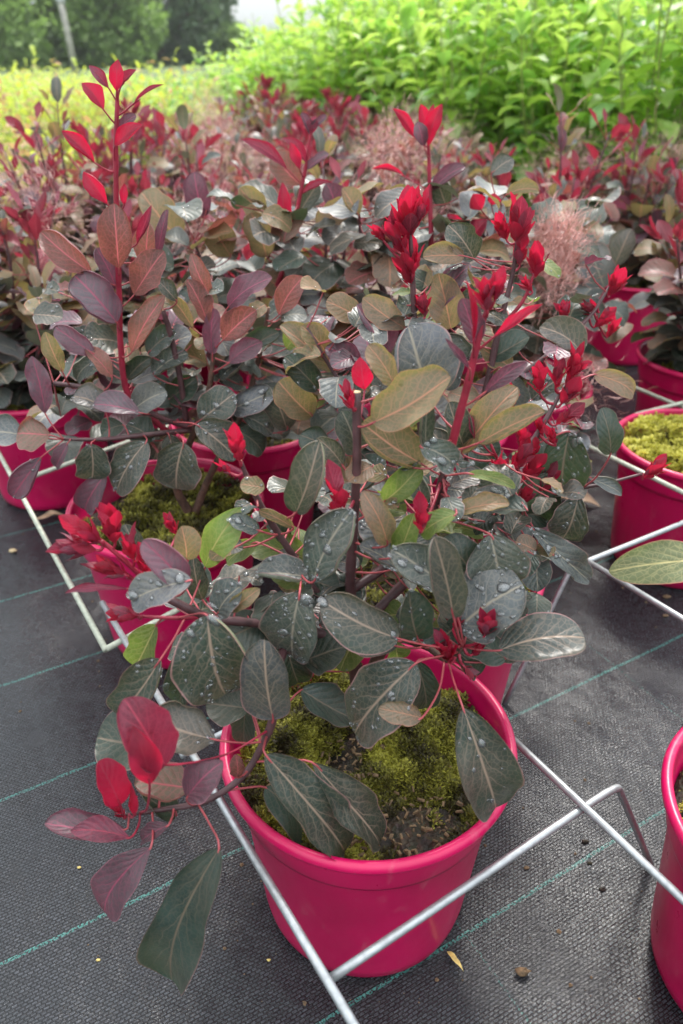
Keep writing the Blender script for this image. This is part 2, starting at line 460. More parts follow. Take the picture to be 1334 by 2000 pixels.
    l.new(wob.outputs['Fac'], b2.inputs['Height']); l.new(b2.outputs[0], b.inputs['Normal'])
    l.new(b.outputs[0], bs.inputs['Normal'])
    return m

# position of the marker threads, measured along and across the weave
_bd = np.array([math.cos(BDIR), math.sin(BDIR)]); _nd = np.array([-math.sin(BDIR), math.cos(BDIR)])
LN_O = float(np.dot(PZ(970, 1785, 0)[:2], _nd)) + 0.003
LN_P = (float(np.dot(PZ(1167, 1320, 0)[:2], _nd)) - LN_O + 0.003)
LB_O = float(np.dot(PZ(1265, 1352, 0)[:2], _bd)) + 0.003
LB_P = (LB_O - float(np.dot(PZ(960, 1895, 0)[:2], _bd)) - 0.003)
M['fabric'] = fabric_material()
M['grass'] = simple('far_ground', (0.10, 0.14, 0.05), 0.9, nscale=0.6, nvar=0.35, bump=0.5, bdist=0.1)

# ------------------------------------------------------------------ mesh building
class MB:
    def __init__(self):
        self.v, self.f, self.a, self.m, self.n = [], [], [], [], 0
    def add(self, verts, faces, luv=None, mat=0):
        verts = np.asarray(verts, float)
        self.v.append(verts)
        self.f.extend([tuple(int(i) + self.n for i in f) for f in faces])
        self.m.extend([mat] * len(faces))
        self.a.append(np.zeros((len(verts), 3)) if luv is None else np.asarray(luv, float))
        self.n += len(verts)
    def build(self, name, mats, parent=None, smooth=True):
        me = bpy.data.meshes.new(name)
        V = np.concatenate(self.v) if self.v else np.zeros((0, 3))
        if parent is not None:
            V = V - np.array(parent.get('_o', (0, 0, 0)))
        me.from_pydata(V.tolist(), [], self.f)
        A = np.concatenate(self.a)
        at = me.attributes.new('luv', 'FLOAT_VECTOR', 'POINT')
        at.data.foreach_set('vector', A.astype(np.float32).ravel())
        for k in (mats if isinstance(mats, (list, tuple)) else [mats]):
            me.materials.append(M[k])
        me.polygons.foreach_set('material_index', np.array(self.m, dtype=np.int32))
        if smooth:
            me.polygons.foreach_set('use_smooth', np.ones(len(self.f), dtype=bool))
        me.update()
        o = bpy.data.objects.new(name, me)
        C.objects.link(o)
        if parent is not None:
            o.parent = parent
        return o

ORIG = {}
def thing(name, label, cat, loc=(0, 0, 0), group=None):
    o = bpy.data.objects.new(name, None)
    o.empty_display_size = 0.05
    C.objects.link(o)
    o.location = loc
    o['label'] = label
    o['category'] = cat
    if group:
        o['group'] = group
    return o

def part(mb, name, mats, root, under=None, smooth=True):
    """mesh given in world coordinates; becomes a child of root (or of one of root's parts)"""
    mb.v = [x - np.array(root.location) for x in mb.v]
    o = mb.build(name, mats, None, smooth)
    o.parent = under if under is not None else root
    return o

def tag(o, label, cat, group=None):
    o['label'] = label
    o['category'] = cat
    if group:
        o['group'] = group
    return o

def struct(o):
    o['kind'] = 'structure'
    return o

def copy_tree(o, parent=None):
    c = o.copy()
    C.objects.link(c)
    c.parent = parent
    for ch in o.children:
        copy_tree(ch, c)
    return c

def smooth_path(pts, rad, sub=4):
    """Catmull-Rom through points with radii"""
    P = [np.asarray(p, float) for p in pts]
    P = [2 * P[0] - P[1]] + P + [2 * P[-1] - P[-2]]
    out, ro = [], []
    for i in range(1, len(P) - 2):
        for k in range(sub):
            t = k / sub
            a, b, c, d = P[i - 1], P[i], P[i + 1], P[i + 2]
            out.append(0.5 * (2 * b + (c - a) * t + (2 * a - 5 * b + 4 * c - d) * t * t + (3 * b - a - 3 * c + d) * t ** 3))
            ro.append(rad[i - 1] * (1 - t) + rad[i] * t)
    out.append(P[-2]); ro.append(rad[-1])
    return out, ro

def tube(mb, pts, rad, n=8, mat=0, sub=4, cap=True, capmat=None, rng=None, wob=0.0):
    if not isinstance(rad, (list, tuple)):
        rad = [rad] * len(pts)
    if sub > 1 and len(pts) > 1:
        pts, rad = smooth_path(pts, list(rad), sub)
    pts = [np.asarray(p, float) for p in pts]
    rings, luv = [], []
    tp = unit(pts[1] - pts[0])
    s = unit(np.cross(tp, [0.31, 0.2, 0.93]))
    for i, p in enumerate(pts):
        a = pts[max(0, i - 1)]; b = pts[min(len(pts) - 1, i + 1)]
        t = unit(b - a)
        s = unit(s - t * np.dot(s, t))
        w = np.cross(t, s)
        r = rad[i]
        if rng is not None and wob:
            r *= 1 + wob * (rng.random() - 0.5)
        for k in range(n):
            an = 2 * math.pi * k / n
            rings.append(p + r * (math.cos(an) * s + math.sin(an) * w))
            luv.append((0, i / len(pts), 0.5))
    faces = []
    for i in range(len(pts) - 1):
        for k in range(n):
            a = i * n + k; b = i * n + (k + 1) % n
            faces.append((a, b, b + n, a + n))
    mb.add(rings, faces, luv, mat)
    if cap:
        m0 = mb.n - len(rings)
        mb.f.append(tuple(m0 + (len(pts) - 1) * n + k for k in range(n)))
        mb.m.append(mat if capmat is None else capmat)
        mb.f.append(tuple(m0 + (n - 1 - k) for k in range(n)))
        mb.m.append(mat)

_grid_cache = {}
def leaf(mb, B, T, nrm, width, rng, nu=8, nv=10, cup=0.25, bend=0.08, flapL=0.0, flapR=0.0, wave=0.02, kind='round', mat=0, rnd=None, jag=0.012, skew=0.0, twist=None, curl=None):
    """leaf blade from base B to tip T whose upper face looks along nrm; returns the grid of points"""
    B = np.asarray(B, float); T = np.asarray(T, float)
    L = np.linalg.norm(T - B)
    t = (T - B) / L
    nn = unit(nrm - t * np.dot(nrm, t))
    s = np.cross(t, nn)
    if rnd is None:
        rnd = rng.random()
    us = np.linspace(-1, 1, nu + 1)
    vs = np.linspace(0, 1, nv + 1)
    vs = 0.5 - 0.5 * np.cos(vs * math.pi)
    vs[0], vs[-1] = 0.0, 1.0
    if kind == 'round':
        w = np.maximum(0, 1 - np.abs(2 * vs ** 1.12 - 1) ** 2.6) ** 0.5
    elif kind == 'obov':
        w = np.maximum(0, 1 - np.abs(2 * vs ** 1.25 - 1) ** 2.2) ** 0.66
    elif kind == 'blunt':
        w = np.maximum(0, 1 - np.abs(2 * vs ** 1.25 - 1) ** 3.2) ** 0.44
    elif kind == 'lance':
        w = np.sin(np.pi * np.clip(vs, 0, 1) ** 0.8) ** 1.05
    else:
        w = np.sin(np.pi * np.clip(vs, 0, 1) ** 1.1) ** 0.85
    w = np.maximum(w, 0.012)
    ph = rng.random() * 6.28; ph2 = rng.random() * 6.28
    fr = rng.uniform(1.2, 2.6)
    fr2 = rng.uniform(1.0, 2.6); ph3 = rng.random() * 6.28; ph4 = rng.random() * 6.28
    tw_ = rng.uniform(-.6, .6); cu_ = rng.uniform(-.1, .5)
    twist = tw_ if twist is None else twist; curl = cu_ if curl is None else curl
    # cross section by integrating its slope
    ns = 24
    half = []
    for sgn, flap in ((-1, flapL), (1, flapR)):
        q = (np.arange(ns) + 0.5) / ns
        th = cup * (0.6 + 0.8 * q) + flap * np.clip((q - 0.5) / 0.42, 0, 1) ** 1.5
        xs = np.concatenate([[0], np.cumsum(np.cos(th)) / ns]); zs = np.concatenate([[0], np.cumsum(np.sin(th)) / ns])
        half.append((xs, zs))
    V = np.zeros(((nu + 1) * (nv + 1), 3)); A = np.zeros_like(V)
    hw = width / 2
    k = 0
    for j, v in enumerate(vs):
        mid = B + t * L * v + nn * (bend * L * 4 * v * (1 - v)) + s * (skew * L * math.sin(math.pi * v))
        an = twist * (v - .3)
        n_, s_ = nn * math.cos(an) + s * math.sin(an), s * math.cos(an) - nn * math.sin(an)
        mid = mid - nn * (curl * L * max(0.0, v - .55) ** 2)
        for i, u in enumerate(us):
            xs, zs = half[0] if u < 0 else half[1]
            q = abs(u) * ns
            x = np.interp(q, np.arange(ns + 1), xs); z = np.interp(q, np.arange(ns + 1), zs)
            ww = w[j] * hw
            ww *= 1 + 0.07 * math.sin(math.pi * v) * abs(u) * math.sin(fr2 * 6.283 * v + (ph3 if u > 0 else ph4))
            wv = wave * L * u * u * math.sin(fr * 6.283 * v + (ph if u > 0 else ph2))
            V[k] = mid + s_ * (math.copysign(x, u) * ww) + n_ * (z * ww + wv * w[j] ** 2.2)
            A[k] = (u, v, rnd)
            k += 1
    faces = []
    W = nu + 1
    for j in range(nv):
        for i in range(nu):
            a = j * W + i
            faces.append((a, a + W, a + W + 1, a + 1))
    # winding chosen so that the front looks along nn (s = t x n)
    p0, p1, p2 = V[(nv // 2) * W + nu // 2], V[(nv // 2 + 1) * W + nu // 2], V[(nv // 2) * W + nu // 2 + 1]
    if np.dot(np.cross(p1 - p0, p2 - p0), nn) < 0:
        faces = [f[::-1] for f in faces]
    mb.add(V, faces, A, mat)
    return V.reshape(nv + 1, nu + 1, 3), nn

_sph = None
def drop(mb, p, nrm, r, flat=0.62, rng=None, elong=1.0, lo=False):
    nz = unit(nrm)
    a = unit(np.cross(nz, [0.3, 0.9, 0.2])); b = np.cross(nz, a)
    nr, ns = (3, 6) if lo else (6, 12)
    V = [p + nz * r * flat]
    for i in range(1, nr + 1):
        th = math.pi * 0.5 * i / nr * 1.12
        for k in range(ns):
            an = 2 * math.pi * k / ns
            rr = r * math.sin(th) * (1 + .12 * math.sin(2 * an + r * 9e4) + .05 * math.sin(3 * an + r * 5e4))
            V.append(p + a * (rr * math.cos(an) * elong) + b * (rr * math.sin(an)) + nz * (r * flat * math.cos(th)))
    F = [(0, 1 + k, 1 + (k + 1) % ns) for k in range(ns)]
    for i in range(nr - 1):
        for k in range(ns):
            q = 1 + i * ns
            F.append((q + k, q + ns + k, q + ns + (k + 1) % ns, q + (k + 1) % ns))
    mb.add(V, F)

def shoot(mb, base, tip, size, rng, n=7, spread=0.55, mat=0, nu=4, nv=6, wfac=0.46, kind='ell', mix=None):
    """rosette of upright young leaves round an axis"""
    base = np.asarray(base, float); tip = np.asarray(tip, float)
    ax = unit(tip - base)
    a = unit(np.cross(ax, [0.2, 0.3, 0.93])) if abs(ax[2]) < 0.95 else unit(np.cross(ax, [0, 1, 0.1]))
    b = np.cross(ax, a)
    ph = rng.random() * 6.28
    for k in range(n):
        an = ph + k * 2.4
        rad = math.cos(an) * a + math.sin(an) * b
        q = k / max(1, n - 1)
        sp = spread * (1.25 - 0.85 * q)
        L = size * (0.55 + 0.65 * rng.random()) * (0.8 + 0.3 * q)
        d = unit(ax + rad * sp)
        st = base + (tip - base) * (0.75 * q)
        leaf(mb, st, st + d * L, unit(ax * sp - rad), L * wfac * rng.uniform(0.8, 1.2), rng, nu, nv, cup=0.35, bend=-0.06, wave=0.06, kind=kind, mat=(mat if (mix is None or rng.random() < .78) else mix), rnd=rng.random())

# ------------------------------------------------------------------ setting: ground
def sheet(name, x0, x1, y0, y1, z, mat, nx=2, ny=2):
    mb = MB()
    V = [(x0 + (x1 - x0) * i / nx, y0 + (y1 - y0) * j / ny, z) for j in range(ny + 1) for i in range(nx + 1)]
    F = [(j * (nx + 1) + i, j * (nx + 1) + i + 1, (j + 1) * (nx + 1) + i + 1, (j + 1) * (nx + 1) + i) for j in range(ny) for i in range(nx)]
    mb.add(V, F)
    return struct(mb.build(name, mat))
sheet('terrain', -150, 150, -20, 300, -0.006, 'grass')
sheet('ground', -5, 6, -2, 11, 0.0, 'fabric', 20, 20)

# ------------------------------------------------------------------ pots
from mathutils import noise as mnoise
RIMR, POTH = 0.146, 0.238
def lathe(mb, prof, cx, cy, z0, ns=72):
    V, F = [], []
    for r, z in prof:
        for k in range(ns):
            an = 2 * math.pi * k / ns
            V.append((cx + r * math.cos(an), cy + r * math.sin(an), z0 + z))
    for i in range(len(prof) - 1):
        for k in range(ns):
            a, b = i * ns + k, i * ns + (k + 1) % ns
            F.append((a, b, b + ns, a + ns))
    mb.add(V, F)

BODY = [(0.0005, 0.0), (0.095, 0.0), (0.106, 0.002), (0.1105, 0.006), (0.113, 0.02), (0.1275, 0.182), (0.1282, 0.186), (0.1325, 0.188), (0.1333, 0.192), (0.1385, 0.229)]
RIM = [(0.1385, 0.229), (0.1435, 0.2285), (0.1455, 0.2300), (0.1460, 0.2330), (0.1452, 0.2365), (0.1432, 0.2385), (0.1402, 0.2392), (0.1375, 0.2385), (0.1358, 0.236), (0.1350, 0.231)]
INNER = [(0.1350, 0.231), (0.1295, 0.190), (0.1245, 0.188), (0.122, 0.150)]

def soil_h(x, y, seed):
    return 0.2 + 0.010 * mnoise.noise(Vector((x * 22 + seed, y * 22, 1.3))) + 0.005 * mnoise.noise(Vector((x * 70, y * 70 + seed, 4.1)))

def soil(mb, cx, cy, seed, n=44):
    V, F = [(cx, cy, soil_h(0, 0, seed))], []
    nr = n // 2
    for i in range(1, nr + 1):
        r = 0.1300 * i / nr
        for k in range(n):
            an = 6.28318 * k / n
            x, y = r * math.cos(an), r * math.sin(an)
            V.append((cx + x, cy + y, soil_h(x, y, seed) - (0.008 if i == nr else 0)))
    F += [(0, 1 + k, 1 + (k + 1) % n) for k in range(n)]
    for i in range(nr - 1):
        for k in range(n):
            a, b = 1 + i * n + k, 1 + i * n + (k + 1) % n
            F.append((a, a + n, b + n, b))
    mb.add(V, F)

def moss(mb, cx, cy, seed, ntuft, rng, blades=9, size=0.006, cover=0.0, thick=0.006):
    V, F, A = [], [], []
    for _ in range(ntuft):
        r = 0.126 * math.sqrt(rng.random()); an = rng.random() * 6.283
        x, y = r * math.cos(an), r * math.sin(an)
        d = mnoise.noise(Vector((x * 16 + seed * 3, y * 16, 7.7))) + 0.35 * mnoise.noise(Vector((x * 55 + seed * 3, y * 55, 2.7)))
        if d < cover:
            continue
        z = soil_h(x, y, seed) + thick * min(1.6, (d - cover) * 2.6) + 0.005 * mnoise.noise(Vector((x * 90, y * 90, seed)))
        tone = 0.46 + 0.9 * mnoise.noise(Vector((x * 30, y * 30 + seed, 9.1))) + rng.uniform(-0.2, 0.2)
        for b in range(blades):
            a2 = rng.random() * 6.283; el = rng.uniform(0.15, 1.25)
            L = size * rng.uniform(0.5, 1.3); w = L * 0.16
            dx, dy, dz = math.cos(a2) * math.cos(el), math.sin(a2) * math.cos(el), math.sin(el)
            sx, sy = -math.sin(a2) * w, math.cos(a2) * w
            px, py = cx + x + rng.uniform(-1, 1) * size * 0.5, cy + y + rng.uniform(-1, 1) * size * 0.5
            k = len(V)
            V += [(px - sx * .5, py - sy * .5, z), (px + sx * .5, py + sy * .5, z),
                  (px + dx * L * .55 + sx, py + dy * L * .55 + sy, z + dz * L * .6), (px + dx * L * .55 - sx, py + dy * L * .55 - sy, z + dz * L * .6),
                  (px + dx * L, py + dy * L, z + dz * L * 0.85)]
            F += [(k, k + 1, k + 2, k + 3), (k + 3, k + 2, k + 4)]
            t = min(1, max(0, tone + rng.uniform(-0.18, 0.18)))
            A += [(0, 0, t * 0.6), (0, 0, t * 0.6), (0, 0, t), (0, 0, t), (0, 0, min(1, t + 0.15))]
    if V:
        mb.add(V, F, A)

def debris_bits(mb, cx, cy, seed, n, rng, rmax=0.122):
    """chips of bark and crumbs lying on the compost"""
    for _ in range(n):
        r = rmax * math.sqrt(rng.random()); an = rng.random() * 6.283
        x, y = r * math.cos(an), r * math.sin(an)
        z = soil_h(x, y, seed) + rng.choice([0.002, 0.002, 0.008, 0.012])
        L = rng.uniform(0.002, 0.009); w = L * rng.uniform(0.2, 0.6); h = L * rng.uniform(0.15, 0.4)
        a2 = rng.random() * 3.14; c, s = math.cos(a2), math.sin(a2)
        V = []
        for (p, q, t) in ((-1, -.7, 0), (1, -1, 0), (.8, 1, 0), (-.9, .8, 0), (-.8, -.5, 1), (.7, -.8, .8), (.6, .7, 1), (-.6, .6, .7)):
            V.append((cx + x + c * p * L / 2 - s * q * w / 2, cy + y + s * p * L / 2 + c * q * w / 2, z + t * h + p * rng.uniform(-.1, .1) * L))
        mb.add(V, [(3, 2, 1, 0), (4, 5, 6, 7), (0, 1, 5, 4), (1, 2, 6, 5), (2, 3, 7, 6), (3, 0, 4, 7)], [(0, 0, rng.random())] * 8)

def make_pot(root, seed, rng, ns=72, tufts=1500, cover=-0.1, mossmat='moss', blades=9, bits=120, size=0.006, thick=0.006):
    cx, cy, z0 = root.location
    mb = MB(); lathe(mb, BODY, cx, cy, z0, ns); lathe(mb, INNER, cx, cy, z0, ns)
    pot = part(mb, 'pot', ['pot'], root)
    mb = MB(); lathe(mb, RIM, cx, cy, z0, ns)
    part(mb, 'rim', ['pot'], root, pot)
    mb = MB(); soil(mb, cx, cy, seed, 96 if ns > 60 else 40)
    so = part(mb, 'compost', ['soil'], root)
    if bits:
        mb = MB(); debris_bits(mb, cx, cy, seed, bits, rng)
        o = part(mb, 'bark_crumbs', ['chip'], root, so, smooth=False); o['kind'] = 'stuff'
    if tufts:
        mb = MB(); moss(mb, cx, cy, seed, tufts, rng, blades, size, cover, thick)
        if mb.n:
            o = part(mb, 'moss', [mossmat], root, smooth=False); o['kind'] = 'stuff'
    return pot

# ------------------------------------------------------------------ plants described leaf by leaf
class Plant:
    def __init__(self, name, label, cat, loc, seed, group=None):
        self.root = thing(name, label, cat, loc, group)
        self.rng = random.Random(seed)
        self.nodes = []
        self.Y0 = loc[1]
    def stem(self, px, rads, mat='stem', name='stem', capmat='cut', label=None, n=10):
        pts = [PY(*p) if len(p) == 3 and p[0] > 3 or p[0] < -3 else np.array(p) for p in px]
        mb = MB()
        tube(mb, pts, [x * .86 for x in rads], n=n, sub=5, mat=0, capmat=1, rng=self.rng, wob=0.12)
        sp, _ = smooth_path(pts, list(rads), 6)
        self.nodes += sp
        o = part(mb, name, [mat, capmat], self.root)
        if label:
            o['label'] = label
        return sp
    def leaf(self, bu, bv, tu, tv, w, Y, cls='D', dY=0.0, roll=0, pet=True, wet=0, **k):
        rng = self.rng
        B = PY(bu, bv, Y); T = PY(tu, tv, Y + dY)
        B, T = B - (T - B) * 0.02, T + (T - B) * 0.05
        d = depth((B + T) / 2)
        W = w * 1.22 / FPX * d
        to = unit(np.array([0, 0, CAMH]) - (B + T) / 2)
        t = unit(T - B)
        nrm = unit(to * 0.85 + np.array([0, 0, 1]) * 0.5)
        nrm = unit(nrm - t * np.dot(nrm, t))
        s = np.cross(t, nrm)
        r = R(roll + rng.uniform(-10, 10))
        nrm = nrm * math.cos(r) + s * math.sin(r)
        mb = MB()
        kw = dict(flapL=rng.choice([0, 0, .4, .8, 1.2, 1.9]), flapR=rng.choice([0, 0, .4, .8, 1.2, 1.9]), cup=rng.uniform(0.05, 0.5), bend=rng.uniform(0.03, 0.15), wave=rng.uniform(0.015, 0.042), kind=rng.choice(['round', 'round', 'obov', 'blunt']), jag=0.006, skew=rng.uniform(-.05, .05))
        if cls in ('R', 'Q'):
            kw.update(kind='ell', cup=rng.uniform(0.25, 0.6))
        if cls == 'B':
            kw.update(kind='obov')
        kw.update(k)
        G, nn = leaf(mb, B, T, nrm, W / max(0.75, math.cos(r)), rng, nu=14, nv=20, **kw)
        if pet and self.nodes:
            # petiole curves back to the closest stem below
            best = min(self.nodes, key=lambda q: np.linalg.norm(q - B) + 1.6 * max(0, q[2] - B[2] + 0.014))
            D = np.linalg.norm(best - B)
            if D < 0.16:
                mid = (B + best) / 2 + unit(B - T) * D * 0.07 + np.array([0, 0, -0.03 * D])
                tube(mb, [best, mid, B, B + t * 0.25 * np.linalg.norm(T - B)], [0.0011, 0.0009, 0.0009, 0.0004], n=6, mat=1, sub=4)
        o = part(mb, 'leaf', [cls, 'pet' if cls not in ('R', 'Q') else 'stemR'], self.root)
        if wet:
            mb = MB()
            for _ in range(int(wet * 2.4) + (5 if cls in ('D', 'W', 'K') else 0)):
                j = rng.randrange(2, 19); i = rng.randrange(1, 13)
                a = rng.random(); b = rng.random()
                q = G[j, i] * (1 - a) * (1 - b) + G[j + 1, i] * a * (1 - b) + G[j, i + 1] * (1 - a) * b + G[j + 1, i + 1] * a * b
                fn = unit(np.cross(G[j, i + 1] - G[j, i], G[j + 1, i] - G[j, i]))
                if np.dot(fn, nn) < 0:
                    fn = -fn
                rr = 0.0005 + 0.0019 * rng.random() ** 2.5
                if rng.random() < 0.05:
                    rr = rng.uniform(0.0025, 0.0046)
                drop(mb, q, fn, rr, rng.uniform(0.45, 0.8), elong=rng.uniform(0.85, 1.5))
            part(mb, 'water_drop', ['water'], self.root, o)
        return o
    def bud(self, bu, bv, tu, tv, size, Y, n=7, cls='R', spread=0.5, dY=0.0, wfac=0.5, link=True):
        rng = self.rng
        B = PY(bu, bv, Y); T = PY(tu, tv, Y + dY)
        S = size * 1.0 / FPX * depth(B)
        mb = MB()
        shoot(mb, B, B + (T - B) * 0.6, S, rng, n + 4, spread * 1.1, 0, 6, 8, wfac * 1.0, mix=2)
        if link and self.nodes:
            best = min(self.nodes, key=lambda q: np.linalg.norm(q - B))
            if 0.004 < np.linalg.norm(best - B) < 0.12:
                tube(mb, [best, (best + B) / 2 + np.array([0, 0, -0.003]), B, B + (T - B) * .3], [0.0016, 0.0014, 0.0012, 0.0006], n=6, mat=1, sub=3)
        return part(mb, 'young_shoot', [cls, 'stemR', 'Q'], self.root)

def fill(pl, n, ur, vr, Yr, cls, seed, size=(56, 88), wet=3):
    rng = random.Random(seed)
    mb, dm = MB(), MB()
    for _ in range(n):
        u, v, Y = rng.uniform(*ur), rng.uniform(*vr), rng.uniform(*Yr)
        B = PY(u, v, Y)
        if B[2] < 0.23:
            continue
        L = rng.uniform(*size) / FPX * depth(B)
        an = rng.random() * 6.283; el = rng.uniform(-.6, .6)
        d = np.array([math.cos(an) * math.cos(el), math.sin(an) * math.cos(el), math.sin(el)])
        nr = unit(np.array([rng.uniform(-.5, .5), rng.uniform(-.9, .2), 1.0]))
        ci = rng.randrange(len(cls))
        G, nn = leaf(mb, B, B + d * L, nr, L * rng.uniform(.8, 1.0), rng, 10, 12, cup=rng.uniform(.05, .4), bend=rng.uniform(.02, .14), wave=.05, mat=ci)
        best = min(pl.nodes, key=lambda q: np.linalg.norm(q - B))
        if np.linalg.norm(best - B) < .12:
            tube(mb, [best, (best + B) / 2 + np.array([0, 0, -.004]), B], [.001, .0009, .0008], n=5, sub=2, mat=len(cls), cap=False)
        for _ in range(rng.randint(0, wet * 2)):
            j, i = rng.randrange(2, 11), rng.randrange(1, 9)
            drop(dm, G[j, i] + (G[j, i + 1] - G[j, i]) * rng.random(), nn, 0.0008 + .0018 * rng.random() ** 2, .65)
    part(mb, 'foliage', list(cls) + ['pet'], pl.root)
    if dm.n:
        o = part(dm, 'water_drop', ['water'], pl.root); o['kind'] = 'stuff'

# ---------------- the plant in front
P0 = (0.026, 0.535, 0)
h = Plant('potted_smoke_bush', 'nearest smoke bush, dark wet leaves, cut central stem, magenta pot inside wire frame', 'potted shrub', P0, 11)
make_pot(h.root, 3.0, random.Random(5), 96, 8200, -0.34, blades=9, bits=900, size=0.0062, thick=0.014)
y0 = 0.555
S = h.stem
S([(700, 1345, 0.565), (692, 1290, 0.56), (688, 1200, 0.555), (684, 1130, 0.55), (690, 1040, 0.55), (697, 900, 0.555), (696, 765, 0.56)], [0.0085, 0.0075, 0.0062, 0.0055, 0.0048, 0.0045, 0.0042], 'stem')
S([(715, 1350, 0.567), (735, 1290, 0.56), (770, 1250, 0.55), (830, 1262, 0.52), (875, 1290, 0.505), (905, 1262, 0.50)], [0.008, 0.0068, 0.0045, 0.0035, 0.0032, 0.002], 'bark')
S([(690, 1250, 0.556), (560, 1225, 0.53), (480, 1215, 0.515), (410, 1207, 0.505), (350, 1180, 0.50), (302, 1155, 0.50)], [0.0058, 0.0052, 0.0048, 0.0045, 0.0042, 0.0038])
S([(684, 1190, 0.555), (625, 1165, 0.55), (572, 1085, 0.55), (520, 1005, 0.55), (488, 945, 0.55), (470, 900, 0.55)], [0.005, 0.0042, 0.0038, 0.0034, 0.003, 0.0018])
S([(688, 1150, 0.553), (760, 1100, 0.575), (845, 1010, 0.575), (862, 940, 0.567), (880, 880, 0.565)], [0.0055, 0.0048, 0.0044, 0.0042, 0.0040], 'stem', capmat='stem')
S([(880, 880, 0.565), (895, 820, 0.565), (915, 745, 0.565), (935, 660, 0.565), (952, 600, 0.565)], [0.0042, 0.0040, 0.0038, 0.003, 0.0018], 'stemR')
S([(692, 1240, 0.556), (800, 1130, 0.59), (905, 1055, 0.60), (965, 1000, 0.61), (1005, 920, 0.62), (1060, 830, 0.635), (1105, 750, 0.65)], [0.006, 0.0055, 0.0048, 0.0042, 0.0035, 0.0028, 0.0016], 'stem')
S([(965, 1000, 0.61), (1030, 985, 0.62), (1100, 960, 0.635), (1180, 945, 0.65), (1255, 925, 0.66)], [0.003, 0.0028, 0.0026, 0.002, 0.0014], 'stem')
S([(600, 1232, 0.54), (560, 1262, 0.51), (538, 1320, 0.475), (534, 1400, 0.456), (505, 1470, 0.448), (470, 1520, 0.438), (400, 1565, 0.428), (310, 1582, 0.420), (240, 1592, 0.412)], [0.005, 0.0048, 0.0045, 0.0042, 0.0038, 0.0034, 0.0032, 0.0026, 0.0014], 'stem')
S([(302, 1155, 0.50), (270, 1120, 0.50), (215, 1070, 0.50), (185, 1045, 0.50)], [0.0034, 0.0026, 0.0022, 0.0012], 'stemR')
S([(330, 1165, 0.50), (285, 1150, 0.497), (240, 1115, 0.495)], [0.003, 0.0022, 0.0014], 'stemR')
S([(400, 1205, 0.505), (340, 1207, 0.49), (270, 1203, 0.485)], [0.0024, 0.0022, 0.0012], 'stemR')
S([(1010, 915, 0.62), (975, 900, 0.61), (955, 860, 0.61)], [0.0026, 0.002, 0.0012], 'stemR')

